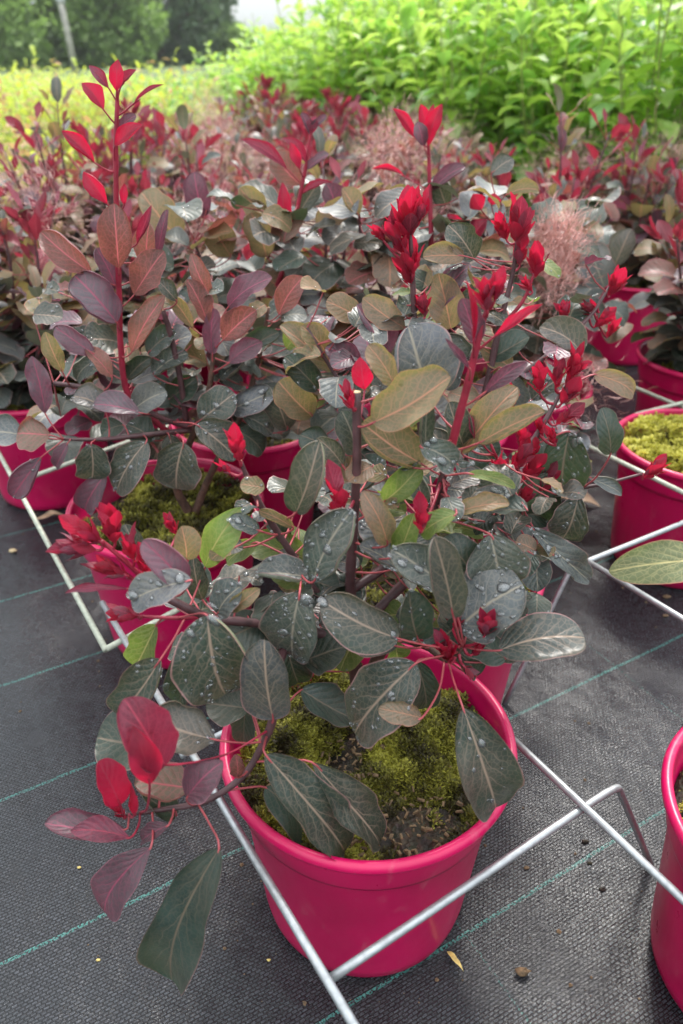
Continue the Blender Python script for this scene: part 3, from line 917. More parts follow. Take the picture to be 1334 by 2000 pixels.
HL = [
 # top right group
 (838, 775, 800, 645, 128, .60, 'W', dict(wet=3)),
 (732, 824, 873, 740, 104, .535, 'O', dict(roll=-12, flapR=0.0, skew=0.10)),
 (768, 748, 722, 678, 46, .565, 'O', {}),
 (822, 905, 712, 830, 84, .56, 'O', dict(skew=-0.08)),
 (780, 830, 838, 770, 50, .575, 'G', {}),
 (832, 885, 836, 778, 40, .54, 'W', dict(cup=0.7, wave=.06)),
 (822, 872, 886, 908, 52, .525, 'W', dict(wet=5, wave=.08)),
 (903, 882, 1000, 762, 56, .60, 'O', {}),
 (938, 864, 1058, 806, 60, .55, 'O', dict(cup=.35, flapL=1.2)),
 (948, 766, 1024, 708, 34, .56, 'P', dict(cup=.5)),
 (752, 978, 816, 914, 56, .55, 'G', {}),
 (756, 1062, 714, 968, 48, .515, 'O', {}),
 (776, 1086, 806, 1008, 50, .51, 'G', {}),
 (890, 1004, 824, 1042, 40, .515, 'G', {}),
 (890, 1002, 990, 984, 40, .53, 'O', dict(cup=.3)),
 (905, 985, 988, 962, 40, .55, 'W', dict(wet=9)),
 (828, 985, 812, 925, 42, .56, 'W', dict(wet=2)),
 (890, 905, 955, 968, 46, .565, 'W', dict(wet=5)),
 (915, 925, 1004, 950, 20, .545, 'G', {}),
 (905, 870, 878, 790, 52, .60, 'D', {}),
 # left of the stub
 (580, 998, 622, 868, 84, .535, 'D', dict(flapR=1.3, skew=.06)),
 (668, 908, 622, 858, 40, .56, 'D', {}),
 (612, 1135, 684, 1002, 100, .50, 'W', dict(wet=26, cup=.1)),
 (692, 885, 668, 806, 58, .575, 'W', {}),
 (402, 1106, 462, 1000, 56, .535, 'G', dict(flapL=.9)),
 (505, 1036, 450, 1014, 36, .53, 'W', dict(wet=4)),
 (500, 1060, 442, 1096, 40, .56, 'G', {}),
 (598, 1092, 492, 1062, 62, .57, 'G', {}),
 (572, 1030, 510, 998, 26, .54, 'O', {}),
 (560, 1055, 520, 1010, 46, .58, 'K', dict(wet=3)),
 (362, 1142, 284, 1060, 68, .475, 'P', dict(rnd=.9)),
 (372, 1134, 258, 1172, 60, .465, 'W', dict(wet=6, cup=.3)),
 (364, 1092, 354, 1030, 50, .52, 'O', {}),
 (264, 1088, 246, 1030, 42, .53, 'W', {}),
 (395, 1170, 378, 1092, 44, .53, 'D', {}),
 (405, 1205, 440, 1354, 132, .462, 'D', dict(wet=34, cup=.08)),
 (378, 1235, 352, 1368, 58, .485, 'K', dict(wet=16)),
 (305, 1222, 268, 1298, 60, .49, 'G', {}),
 (312, 1290, 232, 1394, 78, .455, 'D', dict(flapL=1.5, wet=2)),
 (425, 1198, 470, 1146, 60, .49, 'W', dict(wet=3)),
 (452, 1190, 502, 1152, 34, .485, 'O', {}),
 (418, 1444, 292, 1402, 108, .435, 'D', dict(wet=5, wave=.06)),
 (296, 1455, 194, 1440, 104, .45, 'K', {}),
 (487, 1384, 406, 1374, 74, .478, 'K', {}),
 (480, 1360, 476, 1450, 44, .495, 'K', {}),
 (533, 1402, 516, 1268, 92, .448, 'D', dict(flapL=0.9, cup=.1)),
 (585, 1160, 572, 1280, 104, .50, 'W', dict(wet=60, cup=.1)),
 (540, 1180, 498, 1272, 66, .53, 'K', dict(wet=8)),
 (592, 1292, 674, 1262, 78, .53, 'K', {}),
 (560, 1262, 582, 1332, 62, .535, 'K', {}),
 (590, 1348, 682, 1400, 70, .505, 'K', {}),
 (776, 1246, 636, 1176, 92, .475, 'D', dict(wet=6, cup=.12)),
 (774, 1262, 660, 1232, 70, .495, 'K', dict(wet=10)),
 (816, 1246, 800, 1158, 80, .495, 'K', dict(wet=3)),
 (868, 1142, 770, 1076, 92, .49, 'W', dict(wet=18)),
 (885, 1202, 850, 1055, 80, .465, 'D', dict(flapL=1.4, rnd=.7)),
 (898, 1225, 1012, 1146, 128, .50, 'W', dict(wet=34, cup=.1, rnd=.7)),
 (958, 1046, 975, 1138, 100, .525, 'W', dict(wet=22, cup=.1)),
 (925, 1128, 872, 1058, 66, .53, 'K', {}),
 (978, 1270, 1134, 1246, 86, .48, 'D', dict(rnd=.6, flapR=.7, cup=.05)),
 (810, 1298, 690, 1432, 108, .468, 'D', dict(wet=24, cup=.1)),
 (814, 1294, 834, 1384, 50, .49, 'K', {}),
 (822, 1402, 744, 1384, 38, .445, 'O', dict(rnd=.8)),
 (906, 1388, 966, 1570, 106, .445, 'D', dict(wet=8, cup=.12, rnd=.3)),
 (770, 1254, 776, 1286, 42, .51, 'G', {}),
 (870, 1246, 828, 1248, 34, .50, 'K', dict(wet=4)),
 (986, 1286, 905, 1250, 52, .51, 'K', {}),
 (930, 1320, 892, 1272, 50, .51, 'K', {}),
 (522, 1478, 680, 1664, 92, .418, 'D', dict(flapR=1.3, flapL=.6, wave=.05, rnd=.4)),
 (612, 1492, 752, 1648, 86, .432, 'D', dict(flapL=1.1, wave=.05, rnd=.1)),
 (520, 1540, 598, 1640, 70, .445, 'K', {}),
 # low left branch
 (426, 1662, 340, 1904, 98, .375, 'K', dict(flapL=0.4, flapR=1.1, wave=.05, rnd=.8, cup=.12, twist=0.0, curl=0.0, kind='blunt')),
 (293, 1657, 210, 1778, 74, .385, 'P', dict(rnd=.5, wave=.01, twist=0, curl=0, flapL=0, flapR=0)),
 (322, 1492, 254, 1376, 88, .385, 'Q', dict(rnd=.6, kind='round', cup=.2)),
 (292, 1530, 262, 1430, 54, .372, 'R', dict(rnd=.9, cup=.2)),
 (234, 1570, 196, 1494, 58, .39, 'R', dict(cup=.2, kind='round')),
 (242, 1620, 94, 1608, 66, .40, 'P', dict(rnd=.2)),
 (252, 1636, 142, 1622, 44, .385, 'Q', dict(rnd=.9)),
 (366, 1558, 424, 1492, 66, .40, 'P', dict(rnd=.1)),
 (366, 1538, 268, 1524, 78, .425, 'B', dict(rnd=.95, kind='round')),
 (342, 1592, 276, 1545, 56, .43, 'K', {}),
 (328, 1612, 280, 1640, 32, .40, 'P', {}),
 (462, 1517, 460, 1476, 28, .42, 'B', dict(rnd=0)),
 (262, 1590, 256, 1540, 18, .39, 'R', {}),
 # right side
 (1136, 690, 1062, 640, 62, .66, 'D', dict(flapL=.8)),
 (1162, 732, 1240, 766, 38, .66, 'O', {}),
 (1192, 886, 1176, 802, 44, .62, 'K', dict(rnd=.8, cup=.1)),
 (1035, 1030, 1150, 1132, 56, .575, 'W', dict(wet=14, wave=.07, flapR=.7)),
 (1130, 965, 1100, 1052, 70, .60, 'D', dict(wet=10)),
 (1072, 925, 1050, 1015, 84, .62, 'K', {}),
 (1112, 845, 1098, 950, 90, .63, 'K', dict(wet=26)),
 (1150, 932, 1216, 962, 34, .64, 'W', {}),
 (772, 1108, 704, 1068, 58, .53, 'W', dict(wet=12)),
 (762, 1060, 706, 1020, 50, .57, 'W', dict(wet=5)),
 (606, 1130, 505, 1122, 62, .53, 'W', dict(wet=16)),
]
for L in HL:
    k = dict(L[7]); h.leaf(*L[:7], **k)
# young red growth
for b in [
 (470, 905, 458, 855, 48, .545, 8), (452, 925, 430, 905, 26, .55, 5), (668, 1010, 655, 925, 66, .525, 5), (681, 1040, 680, 1022, 24, .52, 5),
 (822, 1040, 824, 985, 50, .50, 5), (690, 800, 672, 752, 40, .55, 6), (952, 610, 945, 550, 52, .56, 7), (965, 590, 972, 558, 46, .56, 6),
 (200, 1060, 150, 1030, 62, .495, 9), (225, 1060, 215, 1015, 66, .50, 9), (190, 1075, 130, 1065, 58, .495, 7), (262, 1100, 250, 1045, 60, .50, 5),
 (290, 1135, 280, 1075, 56, .497, 5), (250, 1125, 190, 1100, 60, .49, 6), (275, 1203, 215, 1195, 44, .482, 8), (345, 1045, 330, 1015, 34, .56, 7),
 (880, 1295, 868, 1258, 50, .492, 9), (945, 1245, 955, 1205, 50, .485, 9), (905, 1300, 925, 1320, 30, .49, 5), (885, 1230, 900, 1210, 28, .50, 5), (920, 1280, 940, 1262, 30, .492, 6),
 (1055, 770, 1052, 712, 46, .64, 7), (1085, 760, 1092, 705, 50, .64, 4), (1110, 745, 1125, 690, 50, .645, 7), (1110, 730, 1140, 712, 38, .65, 5), (1095, 790, 1122, 752, 44, .64, 6),
 (1085, 830, 1130, 800, 40, .635, 6), (1060, 850, 1050, 815, 36, .63, 6), (1022, 880, 1022, 830, 46, .62, 6), (1000, 920, 1030, 875, 48, .61, 6), (1020, 940, 1055, 895, 46, .62, 6),
 (1050, 960, 1085, 915, 44, .62, 7), (1010, 990, 1035, 955, 38, .60, 7), (975, 950, 970, 890, 50, .605, 5), (1035, 900, 1050, 860, 34, .625, 5), (998, 800, 1003, 755, 34, .62, 4),
 (1255, 935, 1290, 905, 44, .66, 7), (1085, 870, 1070, 835, 30, .62, 5),
 (245, 1595, 215, 1565, 30, .405, 5), (262, 1585, 262, 1555, 24, .40, 4)]:
    h.bud(*b[:6], n=b[6])
h.leaf(965, 658, 1056, 597, 27, .56, 'R', cup=.6, kind='ell')
h.leaf(930, 672, 905, 588, 44, .565, 'P', rnd=.1)
h.leaf(925, 667, 912, 553, 15, .555, 'R', cup=.7, kind='ell')
h.leaf(917, 720, 872, 663, 16, .555, 'P', cup=.6, kind='ell')
h.leaf(250, 1150, 128, 1155, 17, .485, 'Q', cup=.5, kind='ell')
h.leaf(945, 870, 915, 800, 30, .60, 'Q', cup=.3)
h.leaf(712, 760, 704, 700, 36, .60, 'R', cup=.2, rnd=.1)

fill(h, 84, (560, 1050), (960, 1260), (.55, .64), ['K', 'D', 'W', 'G'], 51)
fill(h, 70, (440, 1090), (900, 1280), (.53, .63), ['K', 'D', 'W', 'D', 'O'], 57, (34, 60))
fill(h, 16, (330, 600), (1120, 1320), (.53, .58), ['K', 'K', 'D'], 52)
# ---------------- the plant behind on the left
P2 = (-0.262, 0.99, 0)
g = Plant('potted_smoke_bush', 'smoke bush left behind the nearest, with tall straight red-leaved shoot and mossy pot', 'potted shrub', P2, 21)
make_pot(g.root, 8.0, random.Random(15), 72, 2600, -0.5, blades=8, bits=120, size=0.009, thick=0.012)
S = g.stem
S([(375, 1010, 0.985), (345, 950, 0.98), (365, 880, 0.975), (395, 800, 0.975), (412, 740, 0.97), (418, 650, 0.97)], [0.009, 0.007, 0.006, 0.005, 0.004, 0.003], 'bark')
S([(378, 1010, 0.985), (405, 940, 0.985), (440, 870, 0.99), (480, 790, 1.0), (510, 680, 1.02), (525, 600, 1.03)], [0.008, 0.006, 0.0055, 0.0045, 0.004, 0.0025], 'bark')
S([(370, 880, 0.975), (300, 820, 0.96), (250, 770, 0.955), (236, 680, 0.955), (232, 560, 0.955), (228, 420, 0.955), (226, 300, 0.955), (229, 200, 0.955), (229, 170, 0.955)], [0.005, 0.005, 0.0048, 0.0046, 0.0044, 0.004, 0.0034, 0.0026, 0.0014], 'stemR')
S([(372, 835, 0.96), (330, 822, 0.94), (288, 805, 0.92)], [0.0046, 0.0042, 0.004], 'stem')
S([(365, 830, 0.97), (352, 740, 0.97), (335, 660, 0.97), (318, 605, 0.97)], [0.005, 0.0046, 0.0042, 0.004], 'stem')
S([(372, 840, 0.96), (280, 850, 0.92), (200, 858, 0.90), (125, 858, 0.89)], [0.0045, 0.004, 0.0034, 0.002], 'stem')
S([(300, 820, 0.96), (200, 765, 0.93), (105, 748, 0.93)], [0.004, 0.0038, 0.0034], 'stem')
GL = [
 (228, 178, 230, 119, 28, .95, 'R', {}), (212, 172, 175, 129, 20, .955, 'Q', {}), (202, 214, 162, 163, 34, .95, 'R', {}),
 (236, 170, 265, 138, 20, .96, 'Q', {}), (262, 202, 316, 165, 13, .95, 'Q', dict(cup=.7)), (184, 317, 124, 257, 36, .945, 'R', {}),
 (225, 286, 273, 243, 32, .945, 'R', {}), (228, 262, 262, 226, 24, .965, 'P', {}), (209, 398, 165, 338, 36, .945, 'R', {}), (243, 400, 243, 360, 20, .95, 'R', {}),
 (232, 522, 222, 404, 64, .94, 'B', dict(rnd=0)), (178, 532, 84, 456, 60, .94, 'B', dict(rnd=.4)), (226, 562, 190, 488, 44, .96, 'P', {}),
 (263, 574, 315, 494, 58, .945, 'B', dict(rnd=.2)), (226, 628, 150, 542, 78, .93, 'P', dict(rnd=.9)), (268, 475, 294, 404, 26, .95, 'Q', {}),
 (309, 492, 325, 414, 24, .965, 'P', {}), (285, 520, 290, 440, 44, .975, 'B', dict(rnd=.8)), (258, 686, 316, 584, 46, .93, 'B', dict(rnd=.9)),
 (405, 632, 368, 550, 42, .96, 'B', dict(rnd=.2)), (412, 580, 375, 500, 34, .98, 'B', dict(rnd=.6)), (436, 664, 496, 608, 54, .95, 'B', dict(rnd=.1)),
 (448, 598, 528, 545, 44, .96, 'P', {}), (545, 614, 590, 544, 46, .99, 'B', dict(rnd=.3)), (376, 640, 332, 580, 36, .98, 'O', {}), (345, 588, 308, 548, 32, .96, 'D', {}),
 (415, 690, 418, 606, 30, .965, 'P', {}), (652, 722, 552, 640, 56, .93, 'O', dict(flapR=.9, rnd=.5)), (448, 708, 506, 668, 38, .95, 'P', {}),
 (608, 812, 546, 748, 60, .90, 'O', dict(rnd=.6)), (560, 838, 530, 762, 52, .95, 'D', {}), (88, 806, 64, 702, 38, .90, 'P', dict(wave=.06, rnd=.9)),
 (122, 726, 90, 652, 34, .90, 'O', {}), (182, 690, 112, 640, 40, .92, 'P', {}), (218, 736, 168, 682, 34, .92, 'B', dict(rnd=.8)),
 (204, 802, 145, 776, 56, .91, 'D', dict(wet=6)), (272, 806, 186, 790, 50, .90, 'P', dict(rnd=.8, wet=3)), (262, 800, 322, 766, 54, .93, 'W', dict(wet=10)),
 (392, 820, 452, 770, 62, .94, 'D', dict(wet=10)), (450, 800, 528, 765, 52, .95, 'W', dict(wet=16)), (384, 830, 458, 892, 72, .90, 'D', dict(wet=14)),
 (358, 866, 344, 952, 78, .89, 'D', dict(cup=.1, wet=3)), (285, 864, 232, 956, 60, .885, 'D', dict(wet=18)), (178, 868, 180, 936, 54, .88, 'D', dict(wet=3)),
 (206, 926, 166, 994, 50, .89, 'P', dict(rnd=.6)), (80, 894, 26, 968, 54, .86, 'P', dict(rnd=.9, wet=6)), (98, 850, 36, 846, 66, .87, 'B', dict(rnd=.9)),
 (44, 850, -34, 846, 62, .88, 'W', {}), (132, 866, 108, 912, 26, .87, 'P', {}), (476, 812, 530, 845, 42, .95, 'W', dict(wet=14)), (462, 842, 512, 882, 46, .95, 'K', {}),
 (300, 860, 250, 830, 50, .93, 'K', dict(wet=6)), (330, 850, 345, 900, 44, .92, 'D', dict(wet=3)), (240, 830, 200, 850, 36, .92, 'K', {}), (290, 690, 340, 650, 44, .97, 'K', dict(wet=6)),
 (300, 730, 360, 690, 50, .97, 'W', dict(wet=10)), (430, 740, 480, 700, 46, .99, 'W', dict(wet=8)), (250, 740, 290, 700, 40, .97, 'K', {}), (330, 780, 380, 740, 50, .98, 'K', {}),
 (470, 700, 540, 650, 44, 1.0, 'K', {}), (560, 680, 600, 640, 44, 1.02, 'G', {}), (200, 700, 150, 740, 40, .95, 'W', dict(wet=8)),
]
for L in GL:
    g.leaf(*L[:7], **dict(L[7]))

fill(g, 80, (110, 620), (620, 860), (.98, 1.12), ['K', 'D', 'W', 'W', 'P', 'O'], 53, wet=6)
fill(g, 60, (60, 620), (560, 860), (.97, 1.12), ['D', 'W', 'B', 'P', 'O'], 58, (34, 62), wet=4)
# ---------------- the plant right behind the nearest one
P1 = (0.12, 0.83, 0)
q = Plant('potted_smoke_bush', 'smoke bush directly behind the nearest, bearing two upright clusters of crimson buds', 'potted shrub', P1, 31)
make_pot(q.root, 5.0, random.Random(25), 72, 1400, -0.4, blades=8, bits=60, size=0.008, thick=0.01)
S = q.stem
S([(850, 1110, 0.83), (835, 980, 0.83), (820, 800, 0.84), (810, 640, 0.85), (805, 520, 0.85), (800, 440, 0.85)], [0.009, 0.007, 0.005, 0.0042, 0.0032, 0.002], 'stem')
S([(855, 1110, 0.83), (900, 950, 0.84), (945, 780, 0.86), (975, 640, 0.87), (1000, 540, 0.88), (1012, 460, 0.88)], [0.008, 0.006, 0.0052, 0.0042, 0.0032, 0.002], 'stem')
S([(975, 640, 0.87), (1020, 590, 0.87), (1045, 530, 0.87)], [0.003, 0.0024, 0.0016], 'stemR')
S([(805, 520, 0.85), (775, 500, 0.85), (745, 465, 0.85)], [0.0024, 0.002, 0.0014], 'stemR')
S([(945, 780, 0.86), (1060, 700, 0.89), (1150, 620, 0.92), (1190, 560, 0.94)], [0.004, 0.0034, 0.0028, 0.0018], 'stem')
S([(835, 980, 0.83), (740, 850, 0.85), (660, 740, 0.88), (600, 640, 0.90)], [0.004, 0.0036, 0.003, 0.002], 'stem')
for b in [(800, 470, 795, 405, 66, .85, 9), (815, 440, 820, 400, 52, .85, 7), (790, 500, 770, 455, 50, .85, 8), (752, 470, 735, 448, 34, .85, 7), (775, 455, 765, 430, 34, .86, 7),
          (805, 540, 803, 490, 52, .845, 7), (805, 560, 790, 520, 46, .85, 6), (830, 620, 825, 590, 40, .85, 5),
          (1010, 480, 1015, 400, 64, .88, 9), (1015, 520, 1020, 465, 50, .88, 8), (1045, 545, 1050, 495, 48, .87, 8), (990, 470, 975, 430, 44, .89, 7), (1040, 570, 1020, 540, 36, .87, 5),
          (1190, 580, 1205, 550, 44, .94, 8), (1170, 610, 1150, 600, 36, .93, 7), (1160, 640, 1180, 620, 38, .93, 7), (1105, 625, 1100, 600, 34, .91, 8), (1185, 660, 1200, 635, 30, .94, 6)]:
    q.bud(*b[:6], n=b[6])
QL = [
 (925, 505, 880, 442, 58, .90, 'D', dict(wave=.08)), (905, 500, 830, 500, 44, .88, 'O', dict(rnd=.8)), (880, 640, 858, 540, 58, .89, 'O', dict(rnd=.9)), (845, 610, 915, 520, 40, .90, 'P', dict(rnd=.9)),
 (790, 640, 712, 585, 50, .85, 'O', {}), (760, 690, 700, 600, 78, .86, 'P', dict(rnd=.9)), (700, 620, 640, 590, 48, .9, 'O', {}), (860, 660, 910, 700, 60, .87, 'W', dict(wet=10)),
 (980, 720, 1010, 800, 60, .84, 'W', dict(wet=12)), (870, 760, 880, 690, 60, .86, 'W', dict(wet=12)), (960, 700, 1030, 660, 50, .87, 'K', {}), (1040, 780, 1090, 740, 50, .86, 'D', dict(wet=8)),
 (1050, 900, 1100, 860, 60, .82, 'K', dict(wet=12)), (740, 900, 690, 850, 66, .84, 'K', dict(wet=10)), (640, 880, 590, 850, 50, .84, 'K', {}), (700, 950, 750, 900, 60, .82, 'K', dict(wet=8)),
 (800, 960, 850, 900, 60, .8, 'K', {}), (920, 860, 960, 900, 60, .8, 'K', dict(wet=6)), (620, 760, 560, 700, 50, .88, 'K', dict(wet=6)), (660, 800, 720, 760, 50, .86, 'W', dict(wet=8)),
 (780, 720, 740, 660, 50, .88, 'D', {}), (900, 600, 960, 560, 44, .9, 'D', {}), (1000, 720, 940, 680, 50, .88, 'O', {}), (840, 560, 780, 530, 40, .88, 'K', {}), (930, 950, 990, 920, 60, .8, 'K', {}),
 (880, 900, 840, 840, 56, .82, 'D', dict(wet=6)), (700, 720, 640, 680, 56, .88, 'P', {}), (640, 700, 590, 640, 50, .9, 'O', {}),
]
for L in QL:
    q.leaf(*L[:7], **dict(L[7]))

fill(q, 80, (620, 1150), (480, 980), (.84, .98), ['D', 'W', 'O', 'P', 'G'], 59, (34, 60), wet=4)
fill(q, 90, (610, 1120), (600, 1010), (.84, 1.0), ['K', 'D', 'W', 'W', 'O', 'P'], 54, wet=6)
# ------------------------------------------------------------------ generic potted bushes for the rest of the bed
def bush_proto(seed, kind, label, loc=(0, 0, 0), lod=0):
    rng = random.Random(seed)
    root = thing('potted_smoke_bush', label, 'potted shrub', (0, 0, 0))
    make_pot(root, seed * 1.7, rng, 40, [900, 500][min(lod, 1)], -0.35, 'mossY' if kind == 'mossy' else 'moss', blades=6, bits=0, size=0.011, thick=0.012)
    fo, yo, st, dr, pl = MB(), MB(), MB(), MB(), MB()
    nst = rng.randint(10, 13)
    nu, nv = (6, 7) if lod == 0 else (4, 4)
    H = dict(tall=0.62, red=0.50, plume=0.44, mossy=0.40, low=0.42)[kind]
    redf = dict(tall=0.4, red=0.75, plume=0.2, mossy=0.4, low=0.2)[kind]
    for k in range(nst):
        an = k * 2.4 + rng.random()
        out = rng.uniform(0.05, 0.2) if k else 0.03
        top = H * rng.uniform(0.66, 1.05) * (1 - out * 1.1)
        if kind == 'tall' and k == 0:
            top = H * 1.0
        pts = []
        for j in range(5):
            f = j / 4
            pts.append((math.cos(an) * out * f ** 0.8 + rng.uniform(-.008, .008), math.sin(an) * out * f ** 0.8 + rng.uniform(-.008, .008), 0.2 + top * f))
        tube(st, pts, [0.006, 0.005, 0.004, 0.003, 0.0015], n=6, sub=2, mat=0)
        sp, _ = smooth_path(pts, [1] * 5, 6)
        redtip = rng.random() < redf
        nl = int(top / 0.017) + 10
        for i in range(nl):
            f = (i + rng.random()) / nl
            if f < 0.12:
                continue
            p = sp[min(len(sp) - 1, int(f * (len(sp) - 1)))]
            a2 = i * 2.4 + rng.uniform(-.5, .5)
            d = np.array([math.cos(a2), math.sin(a2), 0])
            young = f > 0.72
            L = rng.uniform(0.052, 0.08) * (1.0 if not young else rng.uniform(0.5, 0.85))
            el = rng.uniform(-0.5, 0.7) if not young else rng.uniform(0.5, 1.3)
            dirv = unit(d * math.cos(el) + np.array([0, 0, math.sin(el)]))
            pl_ = rng.uniform(0.02, 0.045)
            B = p + dirv * pl_
            nrm = unit(np.array([0, 0, 1.0]) * math.cos(el) - d * math.sin(el) + np.array([rng.uniform(-.5, .5), rng.uniform(-.5, .5), 0]))
            W = L * (rng.uniform(0.78, 0.98) if not young else rng.uniform(0.4, 0.55))
            if young and redtip:
                leaf(yo, B, B + dirv * L, nrm, W, rng, nu, nv, cup=.35, bend=-.03, kind='ell', mat=0 if rng.random() < .65 else 1)
                tube(st, [p, B], [0.0011, 0.0008], n=4, sub=1, mat=1, cap=False)
            else:
                x = rng.random()
                if f > 0.55:
                    mt = 3 if x < .26 else (2 if x < .6 else (4 if x < .72 else (0 if x < .86 else 1)))
                elif f > 0.3:
                    mt = 0 if x < .35 else (4 if x < .43 else (2 if x < .68 else 1))
                else:
                    mt = 0 if x < .35 else (1 if x < .5 else 5)
                G, nn = leaf(fo, B, B + dirv * L, nrm, W, rng, nu, nv, cup=rng.uniform(.05, .4), bend=rng.uniform(.02, .12), wave=.035, kind='round', mat=mt)
                tube(st, [p, B], [0.0011, 0.0008], n=4, sub=1, mat=1, cap=False)
                if lod == 0 or rng.random() < .6:
                    for _ in range(rng.choice([0, 2, 4, 7]) if el < .6 else rng.choice([0, 1])):
                        j = rng.randrange(1, nv); i2 = rng.randrange(1, nu)
                        drop(dr, G[j, i2] + (G[j, i2 - 1] - G[j, i2]) * rng.random(), nn, rng.uniform(.0010, .0026), .7, lo=True)
        if redtip:
            p = sp[-1]
            for _ in range(rng.choice([1, 2, 3])):
                off = np.array([rng.uniform(-.02, .02), rng.uniform(-.02, .02), rng.uniform(-.03, .0)])
                shoot(yo, p + off, p + off + np.array([off[0], off[1], 0.02]), rng.uniform(.028, .042), rng, 6, .5, 0, 3, 4)
    root_o = part(st, 'stem', ['stem', 'pet'], root)
    part(fo, 'foliage', ['D', 'W', 'O', 'B', 'P', 'K'], root)
    if yo.n:
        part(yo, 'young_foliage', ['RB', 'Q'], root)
    if dr.n:
        o = part(dr, 'water_drop', ['water'], root); o['kind'] = 'stuff'
    if kind in ('plume', 'low') or lod == 1:
        for _ in range(3 if kind == 'plume' else 1):
            c = np.array([rng.uniform(-.12, .12), rng.uniform(-.12, .12), 0.2 + H * rng.uniform(.65, .95)])
            V, F = [], []
            for _ in range(620):
                a = np.array([rng.gauss(0, .042), rng.gauss(0, .042), rng.gauss(0, .05)])
                d = unit(a + np.array([rng.gauss(0, .03), rng.gauss(0, .03), rng.gauss(0.01, .03)])) * rng.uniform(.012, .034)
                sd = unit(np.cross(d, [rng.random(), rng.random(), rng.random()])) * 0.00045
                p = c + a
                mid = p + d * .5 + sd * rng.uniform(-6, 6)
                k0 = len(V)
                V += [p - sd, p + sd, mid + sd, mid - sd, p + d + sd * .4, p + d - sd * .4]
                F += [(k0, k0 + 1, k0 + 2, k0 + 3), (k0 + 3, k0 + 2, k0 + 4, k0 + 5)]
            mb = MB(); mb.add(V, F)
            part(mb, 'flower_plume', ['plume'], root, smooth=False)['kind'] = 'stuff'
    return root

protos = []
for i, (kd, lod) in enumerate([('tall', 0), ('red', 0), ('plume', 0), ('mossy', 0), ('low', 0), ('red', 1), ('plume', 1), ('tall', 1), ('low', 1), ('red', 1)]):
    protos.append((bush_proto(100 + i * 7, kd, 'x'), kd, lod))
used = set()
def place(idx, x, y, rot, label, sc=1.0, group=None):
    r0 = protos[idx][0]
    if idx not in used:
        used.add(idx); r = r0
    else:
        r = copy_tree(r0)
    r.location = (x, y, 0); r.rotation_euler = (0, 0, rot)
    r.scale = (1, 1, 1) if sc == 1 else (1, 1, sc)
    r['label'] = label
    if group:
        r['group'] = group
    return r
GRP = 'potted smoke bushes filling the bed behind the front plants'
known = [(P0[0], P0[1]), (P1[0], P1[1]), (P2[0], P2[1])]
special = [
 (1, 0.80, 1.62, 1.0, 'smoke bush just behind the yellow-mossed pot at right edge'),
 (4, -0.62, 1.46, 2.0, 'smoke bush at left edge, its magenta pot crossed by a pale wire'),
 (3, 0.437, 0.437, 3.2, 'smoke bush in bare magenta pot cut by the right edge, nearest at right'),
 (2, 0.86, 2.30, 5.0, 'smoke bush with pink plume near right edge, mid distance'),
]
rngp = random.Random(77)
for idx, x, y, ro, lb in special:
    known.append((x, y))
    if (x, y) != (0.437, 0.437):
        place(idx, x, y, ro, lb)
# right-edge pot: an almost bare pot, only one leaf reaches into the picture
pr = Plant('potted_smoke_bush', 'smoke bush in magenta pot cut by right edge, olive leaf reaching in', 'potted shrub', (0.437, 0.437, 0), 41)
make_pot(pr.root, 12.0, random.Random(35), 96, 1200, -0.2, bits=80)
pr.stem([(0.437, 0.437, 0.2), (0.47, 0.47, 0.3), (0.46, 0.53, 0.40), (0.43, 0.56, 0.47)], [0.008, 0.006, 0.004, 0.002])
pr.leaf(1430, 1096, 1200, 1116, 70, .54, 'OG', rnd=0.4, wave=.03, cup=.05, kind='obov')
pr.leaf(1500, 1300, 1450, 1400, 80, .5, 'D')
pr.leaf(1600, 1250, 1650, 1350, 80, .48, 'D')
pr.leaf(1520, 1150, 1620, 1080, 80, .54, 'D')

